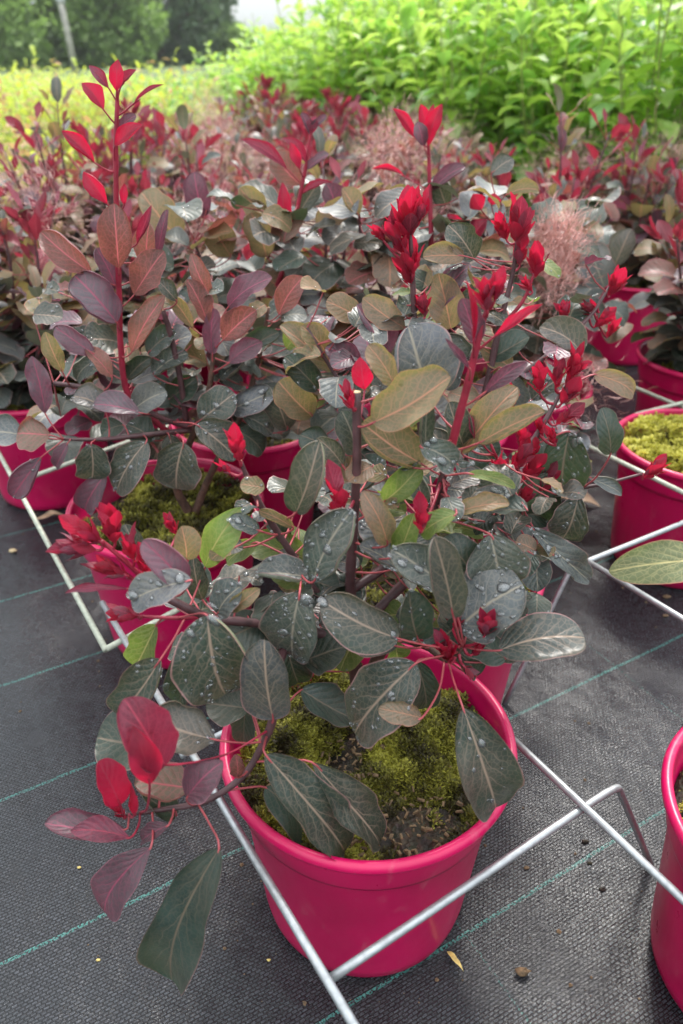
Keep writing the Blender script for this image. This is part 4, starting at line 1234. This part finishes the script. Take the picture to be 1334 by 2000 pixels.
def shoot_plant(loc, label, seed, stems, leaves, ur, vr, Yr):
    p = Plant('potted_smoke_bush', label, 'potted shrub', loc, seed)
    make_pot(p.root, seed * 1.3, random.Random(seed), 48, 900, -0.3, blades=7, bits=0, size=0.01, thick=0.012)
    for pts, rad, mt in stems:
        p.stem(pts, rad, mt)
    for L in leaves:
        p.leaf(*L[:7], **dict(L[7]))
    fill(p, 75, ur, vr, Yr, ['D', 'W', 'O', 'K', 'B', 'W'], seed, wet=5)
    known.append(loc[:2])
    return p
Ya = 1.27
shoot_plant((-0.17, 1.30, 0), 'second-row smoke bush whose leaning crimson shoot rises left of centre', 61, [
    ([(-0.17, 1.30, 0.2), PY(500, 640, 1.29), PY(540, 560, 1.28), (565, 490, Ya), (582, 400, Ya), (598, 320, Ya), (610, 235, Ya)], [.008, .007, .0055, .0045, .004, .003, .0015], 'stemR'),
    ([(-0.17, 1.30, 0.2), PY(440, 640, 1.29), PY(400, 540, 1.28), PY(380, 470, 1.28)], [.008, .006, .004, .002], 'stem'),
    ([(-0.17, 1.30, 0.2), PY(520, 660, 1.26), PY(620, 580, 1.22), PY(650, 500, 1.24)], [.008, .006, .004, .002], 'stem')],
    [(606, 262, 590, 222, 20, Ya, 'P', {}), (606, 262, 616, 228, 20, Ya, 'Q', {}), (608, 250, 636, 226, 16, Ya, 'P', {}), (600, 320, 555, 270, 26, Ya, 'Q', {}), (585, 330, 568, 280, 22, Ya - .02, 'R', {}),
     (598, 330, 640, 302, 20, Ya, 'P', {}), (588, 380, 640, 355, 20, Ya, 'Q', {}), (560, 330, 475, 275, 28, Ya, 'Q', dict(rnd=.5)), (585, 360, 535, 300, 50, Ya + .02, 'B', {}), (566, 450, 552, 360, 34, Ya - .02, 'R', {}),
     (570, 460, 556, 405, 22, Ya - .03, 'R', {}), (582, 420, 620, 360, 40, Ya + .03, 'D', {}), (520, 500, 492, 420, 60, Ya, 'O', dict(rnd=.8)), (450, 500, 410, 440, 56, Ya, 'O', {}), (520, 430, 470, 370, 50, Ya + .04, 'O', {}),
     (350, 470, 280, 380, 60, Ya, 'O', dict(rnd=.7)), (620, 440, 680, 400, 44, Ya, 'O', {}), (660, 420, 640, 360, 44, Ya + .03, 'P', {}), (400, 420, 380, 340, 50, Ya + .03, 'P', {})],
    (330, 680), (400, 640), (1.2, 1.36))
Yb = 1.22
shoot_plant((0.155, 1.27, 0), 'smoke bush with tall red-tipped shoot behind the crimson bud clusters', 62, [
    ([(0.155, 1.27, 0.2), PY(835, 620, 1.25), (842, 490, Yb), (840, 400, Yb), (838, 320, Yb), (836, 260, Yb)], [.008, .006, .0048, .0042, .0034, .0018], 'stemR'),
    ([(0.155, 1.27, 0.2), PY(760, 600, 1.26), PY(710, 480, 1.26), PY(700, 400, 1.26)], [.008, .006, .004, .002], 'stem'),
    ([(0.155, 1.27, 0.2), PY(920, 600, 1.26), PY(960, 480, 1.26), PY(980, 400, 1.28)], [.008, .006, .004, .002], 'stem')],
    [(812, 270, 770, 214, 30, Yb, 'R', dict(rnd=.4)), (836, 262, 822, 206, 26, Yb + .01, 'R', {}), (838, 285, 862, 206, 32, Yb - .01, 'R', dict(rnd=.3)), (828, 285, 816, 240, 24, Yb - .02, 'P', {}), (840, 250, 846, 205, 14, Yb, 'R', {}),
     (790, 345, 730, 328, 14, Yb, 'R', dict(cup=.7)), (845, 370, 905, 325, 30, Yb + .02, 'P', {}), (870, 400, 850, 345, 50, Yb + .04, 'D', {}), (760, 420, 800, 370, 46, Yb + .03, 'O', {}), (700, 420, 670, 370, 40, Yb, 'O', {}),
     (940, 410, 925, 380, 30, Yb, 'R', {}), (960, 400, 965, 378, 26, Yb, 'R', {}), (990, 380, 1050, 370, 30, Yb, 'O', {}), (960, 340, 1000, 310, 36, Yb + .05, 'D', {}), (905, 455, 875, 420, 24, Yb, 'R', {}), (920, 470, 950, 430, 42, Yb, 'Q', {})],
    (680, 1010), (380, 640), (1.16, 1.32))

p4 = Plant('potted_smoke_bush', 'nearly bare smoke bush at right edge, pot topped with yellow-green moss', 'potted shrub', (0.62, 1.19, 0), 63)
make_pot(p4.root, 17.0, random.Random(64), 72, 3000, -0.6, 'mossY', blades=8, bits=40, size=0.010, thick=0.02)
p4.stem([(0.62, 1.19, 0.2), (0.67, 1.2, 0.3), (0.76, 1.2, 0.4), (0.84, 1.22, 0.5)], [.008, .006, .004, .002])
for a in [(1400, 820, 1360, 760, 60), (1420, 760, 1380, 700, 60), (1450, 700, 1410, 640, 60), (1470, 860, 1400, 880, 56)]:
    p4.leaf(*a, 1.22, 'D', wet=4)
known.append((0.62, 1.19))
def plume(pl, c, n, sx, sz, seed):
    rng = random.Random(seed)
    V, F = [], []
    for _ in range(n):
        a = np.array([rng.gauss(0, sx), rng.gauss(0, sx), rng.gauss(0, sz)])
        d = unit(a + np.array([rng.gauss(0, .03), rng.gauss(0, .03), rng.gauss(0.01, .03)])) * rng.uniform(.008, .024)
        sd = unit(np.cross(d, [rng.random(), rng.random(), rng.random()])) * 0.0005
        p = c + a; mid = p + d * .5 + sd * rng.uniform(-5, 5); k0 = len(V)
        V += [p - sd, p + sd, mid + sd, mid - sd, p + d + sd * .4, p + d - sd * .4]
        F += [(k0, k0 + 1, k0 + 2, k0 + 3), (k0 + 3, k0 + 2, k0 + 4, k0 + 5)]
    mb = MB(); mb.add(V, F)
    part(mb, 'flower_plume', ['plume'], pl.root, smooth=False)['kind'] = 'stuff'
p5 = shoot_plant((0.36, 1.47, 0), 'smoke bush with large pale pink feathery plume, right of crimson bud clusters', 65, [
    ([(0.36, 1.47, 0.2), PY(1040, 760, 1.46), PY(1080, 620, 1.42), PY(1095, 520, 1.4)], [.008, .006, .004, .0015], 'stem'),
    ([(0.36, 1.47, 0.2), PY(980, 700, 1.46), PY(960, 560, 1.46), PY(950, 430, 1.46)], [.008, .006, .004, .002], 'stem')],
    [(1180, 560, 1150, 480, 56, 1.44, 'W', dict(wet=6)), (1200, 520, 1230, 450, 50, 1.46, 'D', {}), (1170, 640, 1130, 590, 50, 1.4, 'D', {})],
    (930, 1190), (400, 700), (1.4, 1.6))
plume(p5, PY(1085, 540, 1.34), 1100, .022, .028, 1)
plume(p5, PY(1100, 470, 1.34), 900, .020, .024, 4)
plume(p5, PY(1060, 480, 1.36), 500, .020, .03, 5)
plume(p5, PY(1120, 760, 1.3), 500, .04, .025, 2)
plume(p5, PY(760, 285, 1.7), 900, .03, .03, 3)

def top_v(x, y, z=0.6):
    d = y * _cp - (z - CAMH) * _sp
    yy = y * _sp + (z - CAMH) * _cp
    return CX + FPX * x / d, CY - FPX * yy / d
lim_u = [-400, 0, 150, 300, 450, 600, 800, 1000, 1334, 1800]
lim_v = [270, 262, 250, 215, 180, 170, 205, 240, 262, 270]
e1, e2 = np.array([-0.29, 0.455]), np.array([0.10, 0.285])
cnt = 0
for i in range(-22, 22):
    for j in range(-22, 24):
        p = np.array(P0[:2]) + i * e1 + j * e2 + np.array([rngp.uniform(-.02, .02), rngp.uniform(-.02, .02)])
        x, y = p
        if y < 0.9 or y > 5.6:
            continue
        u, v = top_v(x, y)
        if u < -230 or u > 1560:
            continue
        if v < np.interp(u, lim_u, lim_v):
            continue
        if min((x - a) ** 2 + (y - b) ** 2 for a, b in known) < 0.26 ** 2:
            continue
        if y < 1.25 and (x < -0.45 or x > 0.5):
            continue
        known.append((x, y))
        side = 'left' if u < 445 else ('middle' if u < 890 else 'right')
        if y < 2.2:
            idx = rngp.choice([0, 1, 2, 3, 4, 4, 1]); far = 'middle rows'
        else:
            idx = rngp.choice([5, 6, 8, 7, 6, 9, 7, 5]); far = 'far rows'
        kd = protos[idx][1]
        desc = dict(tall='with long upright shoots', red='with many crimson tips', plume='with pink feathery plumes', mossy='with rounded dark leaves', low='with low grey leaves')[kd]
        place(idx, x, y, rngp.random() * 6.28, 'bush %s, %s, %s of bed' % (desc, far, side), rngp.uniform(0.82, 1.02) * (0.84 if kd == 'tall' and y > 2.2 else 1), GRP + ', ' + kd + ' ' + far + ' ' + side)
        cnt += 1
def drop_tree(o):
    for c in list(o.children):
        drop_tree(c)
    bpy.data.objects.remove(o)
for i, (o, _, _) in enumerate(protos):
    if i not in used:
        drop_tree(o)

# ------------------------------------------------------------------ wire pot frames
WZ = 0.195
def wire(mb, pts, r=0.0039, mat=0, n=10, sub=1):
    tube(mb, pts, [r] * len(pts), n=n, mat=mat, sub=sub)
def wz(u, v, z=WZ):
    return PZ(u, v, z)
def frame(name, label, wires, mat='metal', group='wire frames holding the pots upright'):
    root = thing(name, label, 'wire frame', tuple(wires[0][1][0][:2]) + (0,), group)
    for kind, pts, sub in wires:
        mb = MB()
        wire(mb, [np.asarray(p) for p in pts], sub=sub)
        part(mb, kind, [mat], root)
    return root
def ext(p, q, k):
    return p + (q - p) * k
a1, a2 = wz(200, 1177, WZ + .007), wz(690, 2000, WZ + .007)
b1, b2 = wz(780, 1235, WZ + .007), wz(1334, 1757, WZ + .007)
f1, f2 = wz(642, 1914), wz(1150, 1570)
foot = PZ(1272, 1690, 0.0)
adir = unit(a2 - a1)
def leg(c1, cdir, footp):
    c2 = c1 + cdir * 0.012 + np.array([0, 0, -0.003])
    c3 = c1 + cdir * 0.020 + np.array([0, 0, -0.014])
    return [c1, c2, c3, c3 + (footp - c3) * .35, footp]
fd = unit(f2 - f1)
bk1, bk2 = wz(352, 1476), wz(1000, 1150)
frame('pot_frame', 'galvanised wire frame around the nearest magenta pot, with bent leg standing at the right', [
    ('long_rail', [a1, ext(a1, a2, 1.35)], 1),
    ('long_rail', [b1, ext(b1, b2, 1.5)], 1),
    ('cross_rail', [f1, ext(f1, f2, .5), wz(1160, 1564)] + leg(wz(1190, 1546), fd, foot), 3),
    ('cross_rail', [bk1, wz(600, 1347)] + [wz(800, 1246)], 1)])
c1 = wz(1128, 1106); c0 = wz(1500, 952)
ft2 = PZ(985, 1376, 0.0)
cd = unit(c1 - c0)
frame('pot_frame', 'galvanised wire frame right of the nearest plant, its bent leg splayed down behind the pot', [
    ('cross_rail', [c0, wz(1300, 1035), wz(1150, 1095)] + leg(c1, cd, ft2), 3),
    ('long_rail', [wz(1146, 1095, WZ + .007), wz(1600, 1370, WZ + .007)], 1)])
frame('pot_frame', 'pale wire frame corner on bare fabric at left, before the mossy pot', [
    ('long_rail', [wz(-80, 742), wz(207, 1270)], 1),
    ('cross_rail', [wz(207, 1268), wz(330, 1200), wz(530, 1095)], 1),
    ('cross_rail', [wz(66, 930), wz(300, 845), wz(480, 770)], 1),
    ('long_rail', [wz(470, 640), wz(655, 812)], 1)], mat='metalG')
frame('pot_frame', 'pale wires crossing in front of the pots at the right edge, above the yellow moss', [
    ('long_rail', [wz(1060, 828, .236), wz(1500, 1043, .236)], 1),
    ('long_rail', [wz(1150, 720, .228), wz(1330, 794, .228), wz(1500, 860, .228)], 1),
    ('cross_rail', [wz(1240, 810, .236), wz(1420, 765, .236)], 1)], mat='metalG')

# ------------------------------------------------------------------ litter on the fabric
def chip(u, v, size, label, mat='chip', seed=0, flat=.4, cat='debris'):
    rng = random.Random(seed)
    c = PZ(u, v, 0.0)
    mb = MB()
    S_ = size / FPX * depth(c)
    V, F = [], []
    nr, ns = 5, 9
    for i in range(nr + 1):
        th = math.pi * i / nr
        for k in range(ns):
            an = 6.283 * k / ns
            rr = S_ / 2 * (0.75 + .5 * rng.random())
            V.append((c[0] + rr * math.sin(th) * math.cos(an), c[1] + rr * math.sin(th) * math.sin(an) * .6, max(0.0003, S_ * flat * .5 + rr * flat * math.cos(th))))
    for i in range(nr):
        for k in range(ns):
            F.append((i * ns + k, (i + 1) * ns + k, (i + 1) * ns + (k + 1) % ns, i * ns + (k + 1) % ns))
    mb.add(V, F)
    o = mb.build('debris_crumb', [mat])
    return tag(o, label, cat)
chip(1020, 1903, 30, 'pinkish brown ribbed crumb lying on the fabric right of the nearest pot', seed=1, flat=.6)
chip(155, 1695, 9, 'tiny yellow grain on the fabric left of the drooping purple leaf', 'chipY', 2)
chip(1152, 1687, 10, 'tiny green fleck sitting on the teal thread', 'moss', 3)
chip(1143, 1645, 14, 'dark crumb on fabric inside the right-hand wire cell', 'soil', 4)
chip(1176, 1738, 14, 'dark crumb below the teal thread near the bent leg', 'soil', 5)
chip(26, 1078, 16, 'small cream crumb on the fabric left of the pale wire', 'cut', 6)
chip(1302, 1168, 16, 'orange fleck under the right-hand olive leaf', 'chip', 7)
chip(1300, 1204, 12, 'small orange fleck between wires at the right', 'chip', 8)
chip(192, 1876, 9, 'small pale grain near the foot of the nearest pot on the left', 'chipY', 9)
chip(1028, 1696, 12, 'small brown crumb midway between front pot and bent leg', 'chip', 10)
chip(525, 1876, 9, 'pale yellow grain beside the front wire at the lower left of the pot', 'chipY', 12)
rngc = random.Random(5)
mb = MB()
for _ in range(420):
    x, y = rngc.uniform(-.75, .75), rngc.uniform(.12, 1.5)
    if rngc.random() < .5:
        bx, by = rngc.choice([(P0[0], P0[1]), (P2[0], P2[1]), (0.437, 0.437), (0.62, 1.19)])
        an = rngc.random() * 6.28; rr = .115 + abs(rngc.gauss(0, .06))
        x, y = bx + rr * math.cos(an), by + rr * math.sin(an)
    L = .0008 + .0028 * rngc.random() ** 3
    V = [(x + L * math.cos(k * 1.257) * rngc.uniform(.5, 1), y + L * math.sin(k * 1.257) * rngc.uniform(.5, 1), 0.0006) for k in range(5)] + [(x, y, L * .8 + .0006)]
    mb.add(V, [(k, (k + 1) % 5, 5) for k in range(5)])
sc = tag(mb.build('soil_crumbs', 'chip', smooth=False), 'fine brown crumbs of compost strewn over the black fabric', 'soil crumbs')
sc['kind'] = 'stuff'
def dead_leaf(pts, w, label, seed, mat='dead', Y=None):
    rng = random.Random(seed)
    mb = MB()
    B, T = PZ(*pts[0], 0.004), PZ(*pts[1], 0.008)
    leaf(mb, B, T, np.array([0, 0, 1.0]), w / FPX * depth(B), rng, 8, 10, cup=.35, bend=.1, wave=.06, kind='lance')
    return tag(mb.build('fallen_leaf', [mat]), label, 'fallen leaf')
dead_leaf(((124, 1005), (62, 1022)), 22, 'pale dry leaf lying beside the wire under the left pot', 1)
dead_leaf(((873, 1858), (905, 1895)), 12, 'curled yellow-brown leaf scrap at the foot of the nearest pot', 2, 'chipY')
dead_leaf(((1288, 1720), (1305, 1758)), 8, 'dry straw-coloured scrap under the right wire by the bent leg', 3, 'chipY')
dead_leaf(((1080, 975), (1175, 985)), 40, 'pinkish brown fallen leaf between the pots right of the nearest plant', 4)

# ------------------------------------------------------------------ tall green shrubs of the hedge
def hedge_proto(seed, Ht):
    rng = random.Random(seed)
    root = thing('green_shrub', 'x', 'shrub', (0, 0, 0))
    fo, st = MB(), MB()
    for k in range(15):
        an = k * 2.4; out = 0.34 * math.sqrt((k + .5) / 15)
        lean = rng.uniform(.6, 1.15)
        top = Ht * rng.uniform(.8, 1.05)
        pts = [(math.cos(an) * out * (0.15 + lean * f ** 1.2) + rng.uniform(-.02, .02), math.sin(an) * out * (.15 + lean * f ** 1.2) + rng.uniform(-.02, .02), top * f * (1 - .07 * f)) for f in (0, .33, .66, 1)]
        tube(st, pts, [.005, .0042, .003, .0014], n=5, sub=3)
        sp, _ = smooth_path(pts, [1] * 4, 10)
        nn_ = int(top / .042)
        for i in range(2, nn_):
            f = i / nn_
            p = sp[int(f * (len(sp) - 1))]
            a0 = (i % 2) * 1.57 + k + rng.uniform(-.3, .3)
            for sgn in (0, math.pi):
                if rng.random() < .12:
                    continue
                d = np.array([math.cos(a0 + sgn), math.sin(a0 + sgn), 0])
                el = rng.uniform(-.5, .5) + (.5 if f > .85 else 0)
                dv = unit(d * math.cos(el) + np.array([0, 0, math.sin(el)]))
                L = rng.uniform(.08, .135) * (1 if f < .88 else .6)
                leaf(fo, p + dv * .008, p + dv * (L + .008), unit(np.array([0, 0, 1.0]) - dv * math.sin(el) + d * rng.uniform(-.3, .3)), L * rng.uniform(.48, .66), rng, 4, 5, cup=.3, bend=rng.uniform(.04, .16), wave=.03, kind='ell', mat=0 if rng.random() < .6 + .3 * f else 1)
    part(st, 'stem', ['hstem'], root)
    part(fo, 'foliage', ['H', 'H2'], root)
    return root
hp = [hedge_proto(300 + i, ht) for i, ht in enumerate((1.3, 1.2, 1.15))]
hused = set()
rngh = random.Random(9)
# front edge of the hedge on the ground, from right to far left
hedge_front = [(1.6, 2.25), (1.05, 2.75), (0.55, 3.6), (0.12, 4.3), (-0.35, 5.1), (-0.75, 6.3)]
nh = 0
hedge_pts = []
for r_ in range(4):
    for k in range(11):
        f = k / 10 * (len(hedge_front) - 1)
        i = min(len(hedge_front) - 2, int(f)); t = f - i
        a, b = np.array(hedge_front[i]), np.array(hedge_front[i + 1])
        p = a * (1 - t) + b * t + np.array([0.84, 0.54]) * (0.08 + 0.42 * r_) + np.array([rngh.uniform(-.07, .07), rngh.uniform(-.07, .07)])
        i3 = rngh.randrange(3)
        u, v = top_v(p[0], p[1], 1.0)
        if u > 1650:
            continue
        o = hp[i3] if i3 not in hused else copy_tree(hp[i3])
        hused.add(i3)
        o.location = (p[0], p[1], 0)
        o.rotation_euler = (0, 0, rngh.random() * 6.28)
        s = np.interp(u, [350, 480, 620, 800, 1400], [0.70, .82, .97, 1.05, 1.12]) + 0.03 * r_ * (1 if u > 600 else .3)
        o.scale = (1, 1, s * rngh.uniform(.96, 1.04))
        side = 'left end' if u < 650 else ('middle' if u < 1000 else 'right end')
        row = ('front', 'second', 'third', 'back')[r_]
        o['label'] = 'lime green shrub, %s row, %s of the tall hedge' % (row, side)
        o['group'] = 'tall lime green shrubs behind the bed, %s row %s' % (row, side)
        hedge_pts.append(p)
        nh += 1

# ------------------------------------------------------------------ golden shrubs at the left
def golden_proto(seed, mats):
    rng = random.Random(seed)
    root = thing('golden_shrub', 'x', 'shrub', (0, 0, 0))
    fo, st = MB(), MB()
    for k in range(32):
        an = k * 2.4; out = .3 * math.sqrt((k + .5) / 32)
        top = rng.uniform(.58, .76) * (1 - out * .7)
        pts = [(math.cos(an) * out * f, math.sin(an) * out * f, top * f) for f in (0, .5, 1)]
        tube(st, pts, [.003, .002, .001], n=4, sub=1)
        for i in range(22):
            f = .25 + .75 * i / 21
            p = np.array(pts[0]) * (1 - f) + np.array(pts[2]) * f + np.array([rng.gauss(0, .012), rng.gauss(0, .012), 0])
            a2 = i * 2.4 + rng.random(); el = rng.uniform(-.2, 1.1)
            dv = np.array([math.cos(a2) * math.cos(el), math.sin(a2) * math.cos(el), math.sin(el)])
            L = rng.uniform(.035, .062)
            leaf(fo, p, p + dv * L, unit(np.array([0, 0, 1.2]) - dv * .5 + np.array([rng.uniform(-.4, .4), rng.uniform(-.4, .4), 0])), L * .5, rng, 2, 3, cup=.3, bend=.08, kind='ell', mat=0 if rng.random() < .75 else 1)
    part(st, 'stem', ['hstem'], root)
    part(fo, 'foliage', mats, root)
    return root
gp = [golden_proto(401, ['Y', 'H']), golden_proto(402, ['Y', 'YP']), golden_proto(403, ['YP', 'Y']), golden_proto(404, ['H2', 'H'])]
gused = set()
rngg = random.Random(19)
for yy in np.arange(2.0, 9.5, 0.42):
    for xx in np.arange(-4.2, 1.0, 0.42 + yy * .01):
        x = xx + rngg.uniform(-.08, .08); y = yy + rngg.uniform(-.08, .08)
        u, v = top_v(x, y, .5)
        if u < -120 or u > 620:
            continue
        if min((x - a) ** 2 + (y - b) ** 2 for a, b in known) < 0.33 ** 2 or min((x - p[0]) ** 2 + (y - p[1]) ** 2 for p in hedge_pts) < .4 ** 2:
            continue
        # only beyond the red bed
        ur, vr = top_v(x, y, .6)
        if vr > np.interp(ur, lim_u, lim_v) - 6:
            continue
        i3 = 2 if (y < 3.6 and rngg.random() < .6) else (1 if rngg.random() < .5 else 0)
        if u > 230 and y > 3.4 and rngg.random() < .6:
            i3 = 3
        o = gp[i3] if i3 not in gused else copy_tree(gp[i3])
        gused.add(i3)
        o.location = (x, y, 0); o.rotation_euler = (0, 0, rngg.random() * 6.28)
        s = rngg.uniform(.92, 1.1)
        o.scale = (s, s, s * (1.0 if y < 5 else .9))
        nf = 'nearer' if y < 3.6 else ('middle' if y < 5.4 else ('farther' if y < 7.2 else 'farthest'))
        nf = nf + (' left' if u < 160 else ' central' if u < 340 else ' right')
        tone = ('yellow-green', 'yellow', 'yellow and pink', 'plain green')[i3]
        o['label'] = 'low %s shrub, %s part of golden mass' % (tone, nf)
        o['group'] = 'golden shrubs beyond the bed, %s %s' % (tone, nf)

# ------------------------------------------------------------------ trees and pole
def tree(x, y, H, Rr, mats, label, seed, n=5200, low=0.0, group=None, shape=1.0, ls=.3):
    rng = random.Random(seed)
    root = thing('tree', label, 'tree', (x, y, 0), group)
    mb = MB()
    tube(mb, [(x, y, -0.1), (x + .2, y, H * .3), (x - .1, y + .1, H * .6), (x, y, H * .9)], [H * .035, H * .028, H * .018, H * .006], n=9, sub=3)
    for k in range(9):
        an = k * 2.4; z = H * rng.uniform(.15, .6)
        tube(mb, [(x, y, z), (x + math.cos(an) * Rr * .4, y + math.sin(an) * Rr * .4, z + H * .08), (x + math.cos(an) * Rr * .8, y + math.sin(an) * Rr * .8, z + H * .12)], [H * .012, H * .008, H * .003], n=6, sub=2)
    part(mb, 'trunk', ['treebark'], root)
    # clumps
    cl = []
    for k in range(80):
        an = rng.random() * 6.283; f = rng.random()
        z = H * (low + (1 - low) * f)
        prof = math.sin(math.pi * (.3 + .66 * f)) ** .6
        rr = Rr * prof * math.sqrt(rng.uniform(.15, 1))
        cl.append((x + rr * math.cos(an), y + rr * math.sin(an), z, Rr * rng.uniform(.16, .34)))
    V, F, A = [], [], []
    for _ in range(n):
        c = rng.choice(cl)
        d = np.array([rng.gauss(0, 1), rng.gauss(0, 1), rng.gauss(0, .8)]); d = d / np.linalg.norm(d) * c[3] * rng.uniform(.6, 1.08)
        p = np.array(c[:3]) + d
        if p[2] < 0.05:
            p[2] = .05 + rng.random() * .3
        L = ls * rng.uniform(.5, 1.2)
        ax = unit(np.array([rng.gauss(0, 1), rng.gauss(0, 1), rng.gauss(-.6, .8)]))
        sd = unit(np.cross(ax, [rng.random(), rng.random(), rng.random() + .2])) * L * .28
        k0 = len(V)
        V += [p, p + ax * L * .5 + sd, p + ax * L, p + ax * L * .5 - sd]
        F.append((k0, k0 + 1, k0 + 2, k0 + 3))
        r_ = rng.random()
        A += [(0, 0, r_), (1, .5, r_), (0, 1, r_), (-1, .5, r_)]
    mb = MB(); mb.add(V, F, A)
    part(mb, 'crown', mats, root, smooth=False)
    return root
def XU(u, y):
    return (u - CX) / FPX * (y * _cp + .02 * 0)
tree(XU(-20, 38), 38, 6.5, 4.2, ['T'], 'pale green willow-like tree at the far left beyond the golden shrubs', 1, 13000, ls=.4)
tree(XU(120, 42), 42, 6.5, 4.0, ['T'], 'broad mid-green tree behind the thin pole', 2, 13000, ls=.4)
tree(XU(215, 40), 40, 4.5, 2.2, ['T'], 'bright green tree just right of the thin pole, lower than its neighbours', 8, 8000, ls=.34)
tree(XU(310, 47), 47, 6.5, 4.0, ['TD'], 'dark green tree right of the thin pole', 3, 14000, ls=.4)
tree(XU(392, 50), 50, 2.9, 2.2, ['TD'], 'dark tree whose crown slopes down toward the gap of sky', 4, 8000, ls=.32)
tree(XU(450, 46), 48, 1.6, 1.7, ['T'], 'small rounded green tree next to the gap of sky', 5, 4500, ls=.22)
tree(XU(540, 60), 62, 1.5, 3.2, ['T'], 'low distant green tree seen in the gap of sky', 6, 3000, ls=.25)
root = thing('utility_pole', 'thin grey leaning pole standing before the trees at upper left', 'pole', (XU(145, 30), 30, 0))
pb = PY(146, 128, 30.0); pt = PY(112, -25, 30.0)
mb = MB(); tube(mb, [np.array([pb[0], 30.0, 0.0]), ext(pb, pt, .5), pt], [.1, .095, .085], n=10, sub=1)
part(mb, 'post', ['polem'], root)
mb = MB(); pm = ext(pb, pt, .83); tube(mb, [pm + np.array([-.12, 0, 0]), pm + np.array([.12, 0, .02])], [.11, .11], n=8, sub=1)
part(mb, 'collar', ['metal'], root)

# ------------------------------------------------------------------ look-alikes told apart by their order from left to right
ORD = ['leftmost', 'second from left', 'third from left', 'fourth from left', 'fifth from left', 'sixth from left', 'seventh from left', 'eighth from left', 'ninth from left', 'tenth from left']
by = {}
for o in bpy.data.objects:
    if o.parent is None and o.get('label') and o.get('group'):
        by.setdefault(o['label'], []).append(o)
for lb, os_ in by.items():
    if 1 < len(os_) <= 10:
        os_.sort(key=lambda o: o.location[0] / max(.1, o.location[1]))
        for k, o in enumerate(os_):
            o['label'] = lb + ', ' + ('rightmost' if k == len(os_) - 1 else ORD[k])

# ------------------------------------------------------------------ thin haze volume added to imitate a lens veil over the background
mb = MB()
x0, x1, y0_, y1_, z0, z1 = -60, 60, -3, 90, -1.1, 8.5
mb.add([(x0, y0_, z0), (x1, y0_, z0), (x1, y1_, z0), (x0, y1_, z0), (x0, y0_, z1), (x1, y0_, z1), (x1, y1_, z1), (x0, y1_, z1)],
       [(3, 2, 1, 0), (4, 5, 6, 7), (0, 1, 5, 4), (1, 2, 6, 5), (2, 3, 7, 6), (3, 0, 4, 7)])
hm = bpy.data.materials.new('haze')
hm.use_nodes = True
hn, hl = hm.node_tree.nodes, hm.node_tree.links
hn.remove(hn['Principled BSDF'])
pv = hn.new('ShaderNodeVolumePrincipled')
pv.inputs['Color'].default_value = (0.95, 0.97, 1.0, 1)
pv.inputs['Density'].default_value = 0.0009
pv.inputs['Anisotropy'].default_value = 0.2
hl.new(pv.outputs[0], hn['Material Output'].inputs['Volume'])
M['haze'] = hm
hz = mb.build('haze', 'haze', smooth=False)
hz['kind'] = 'stuff'
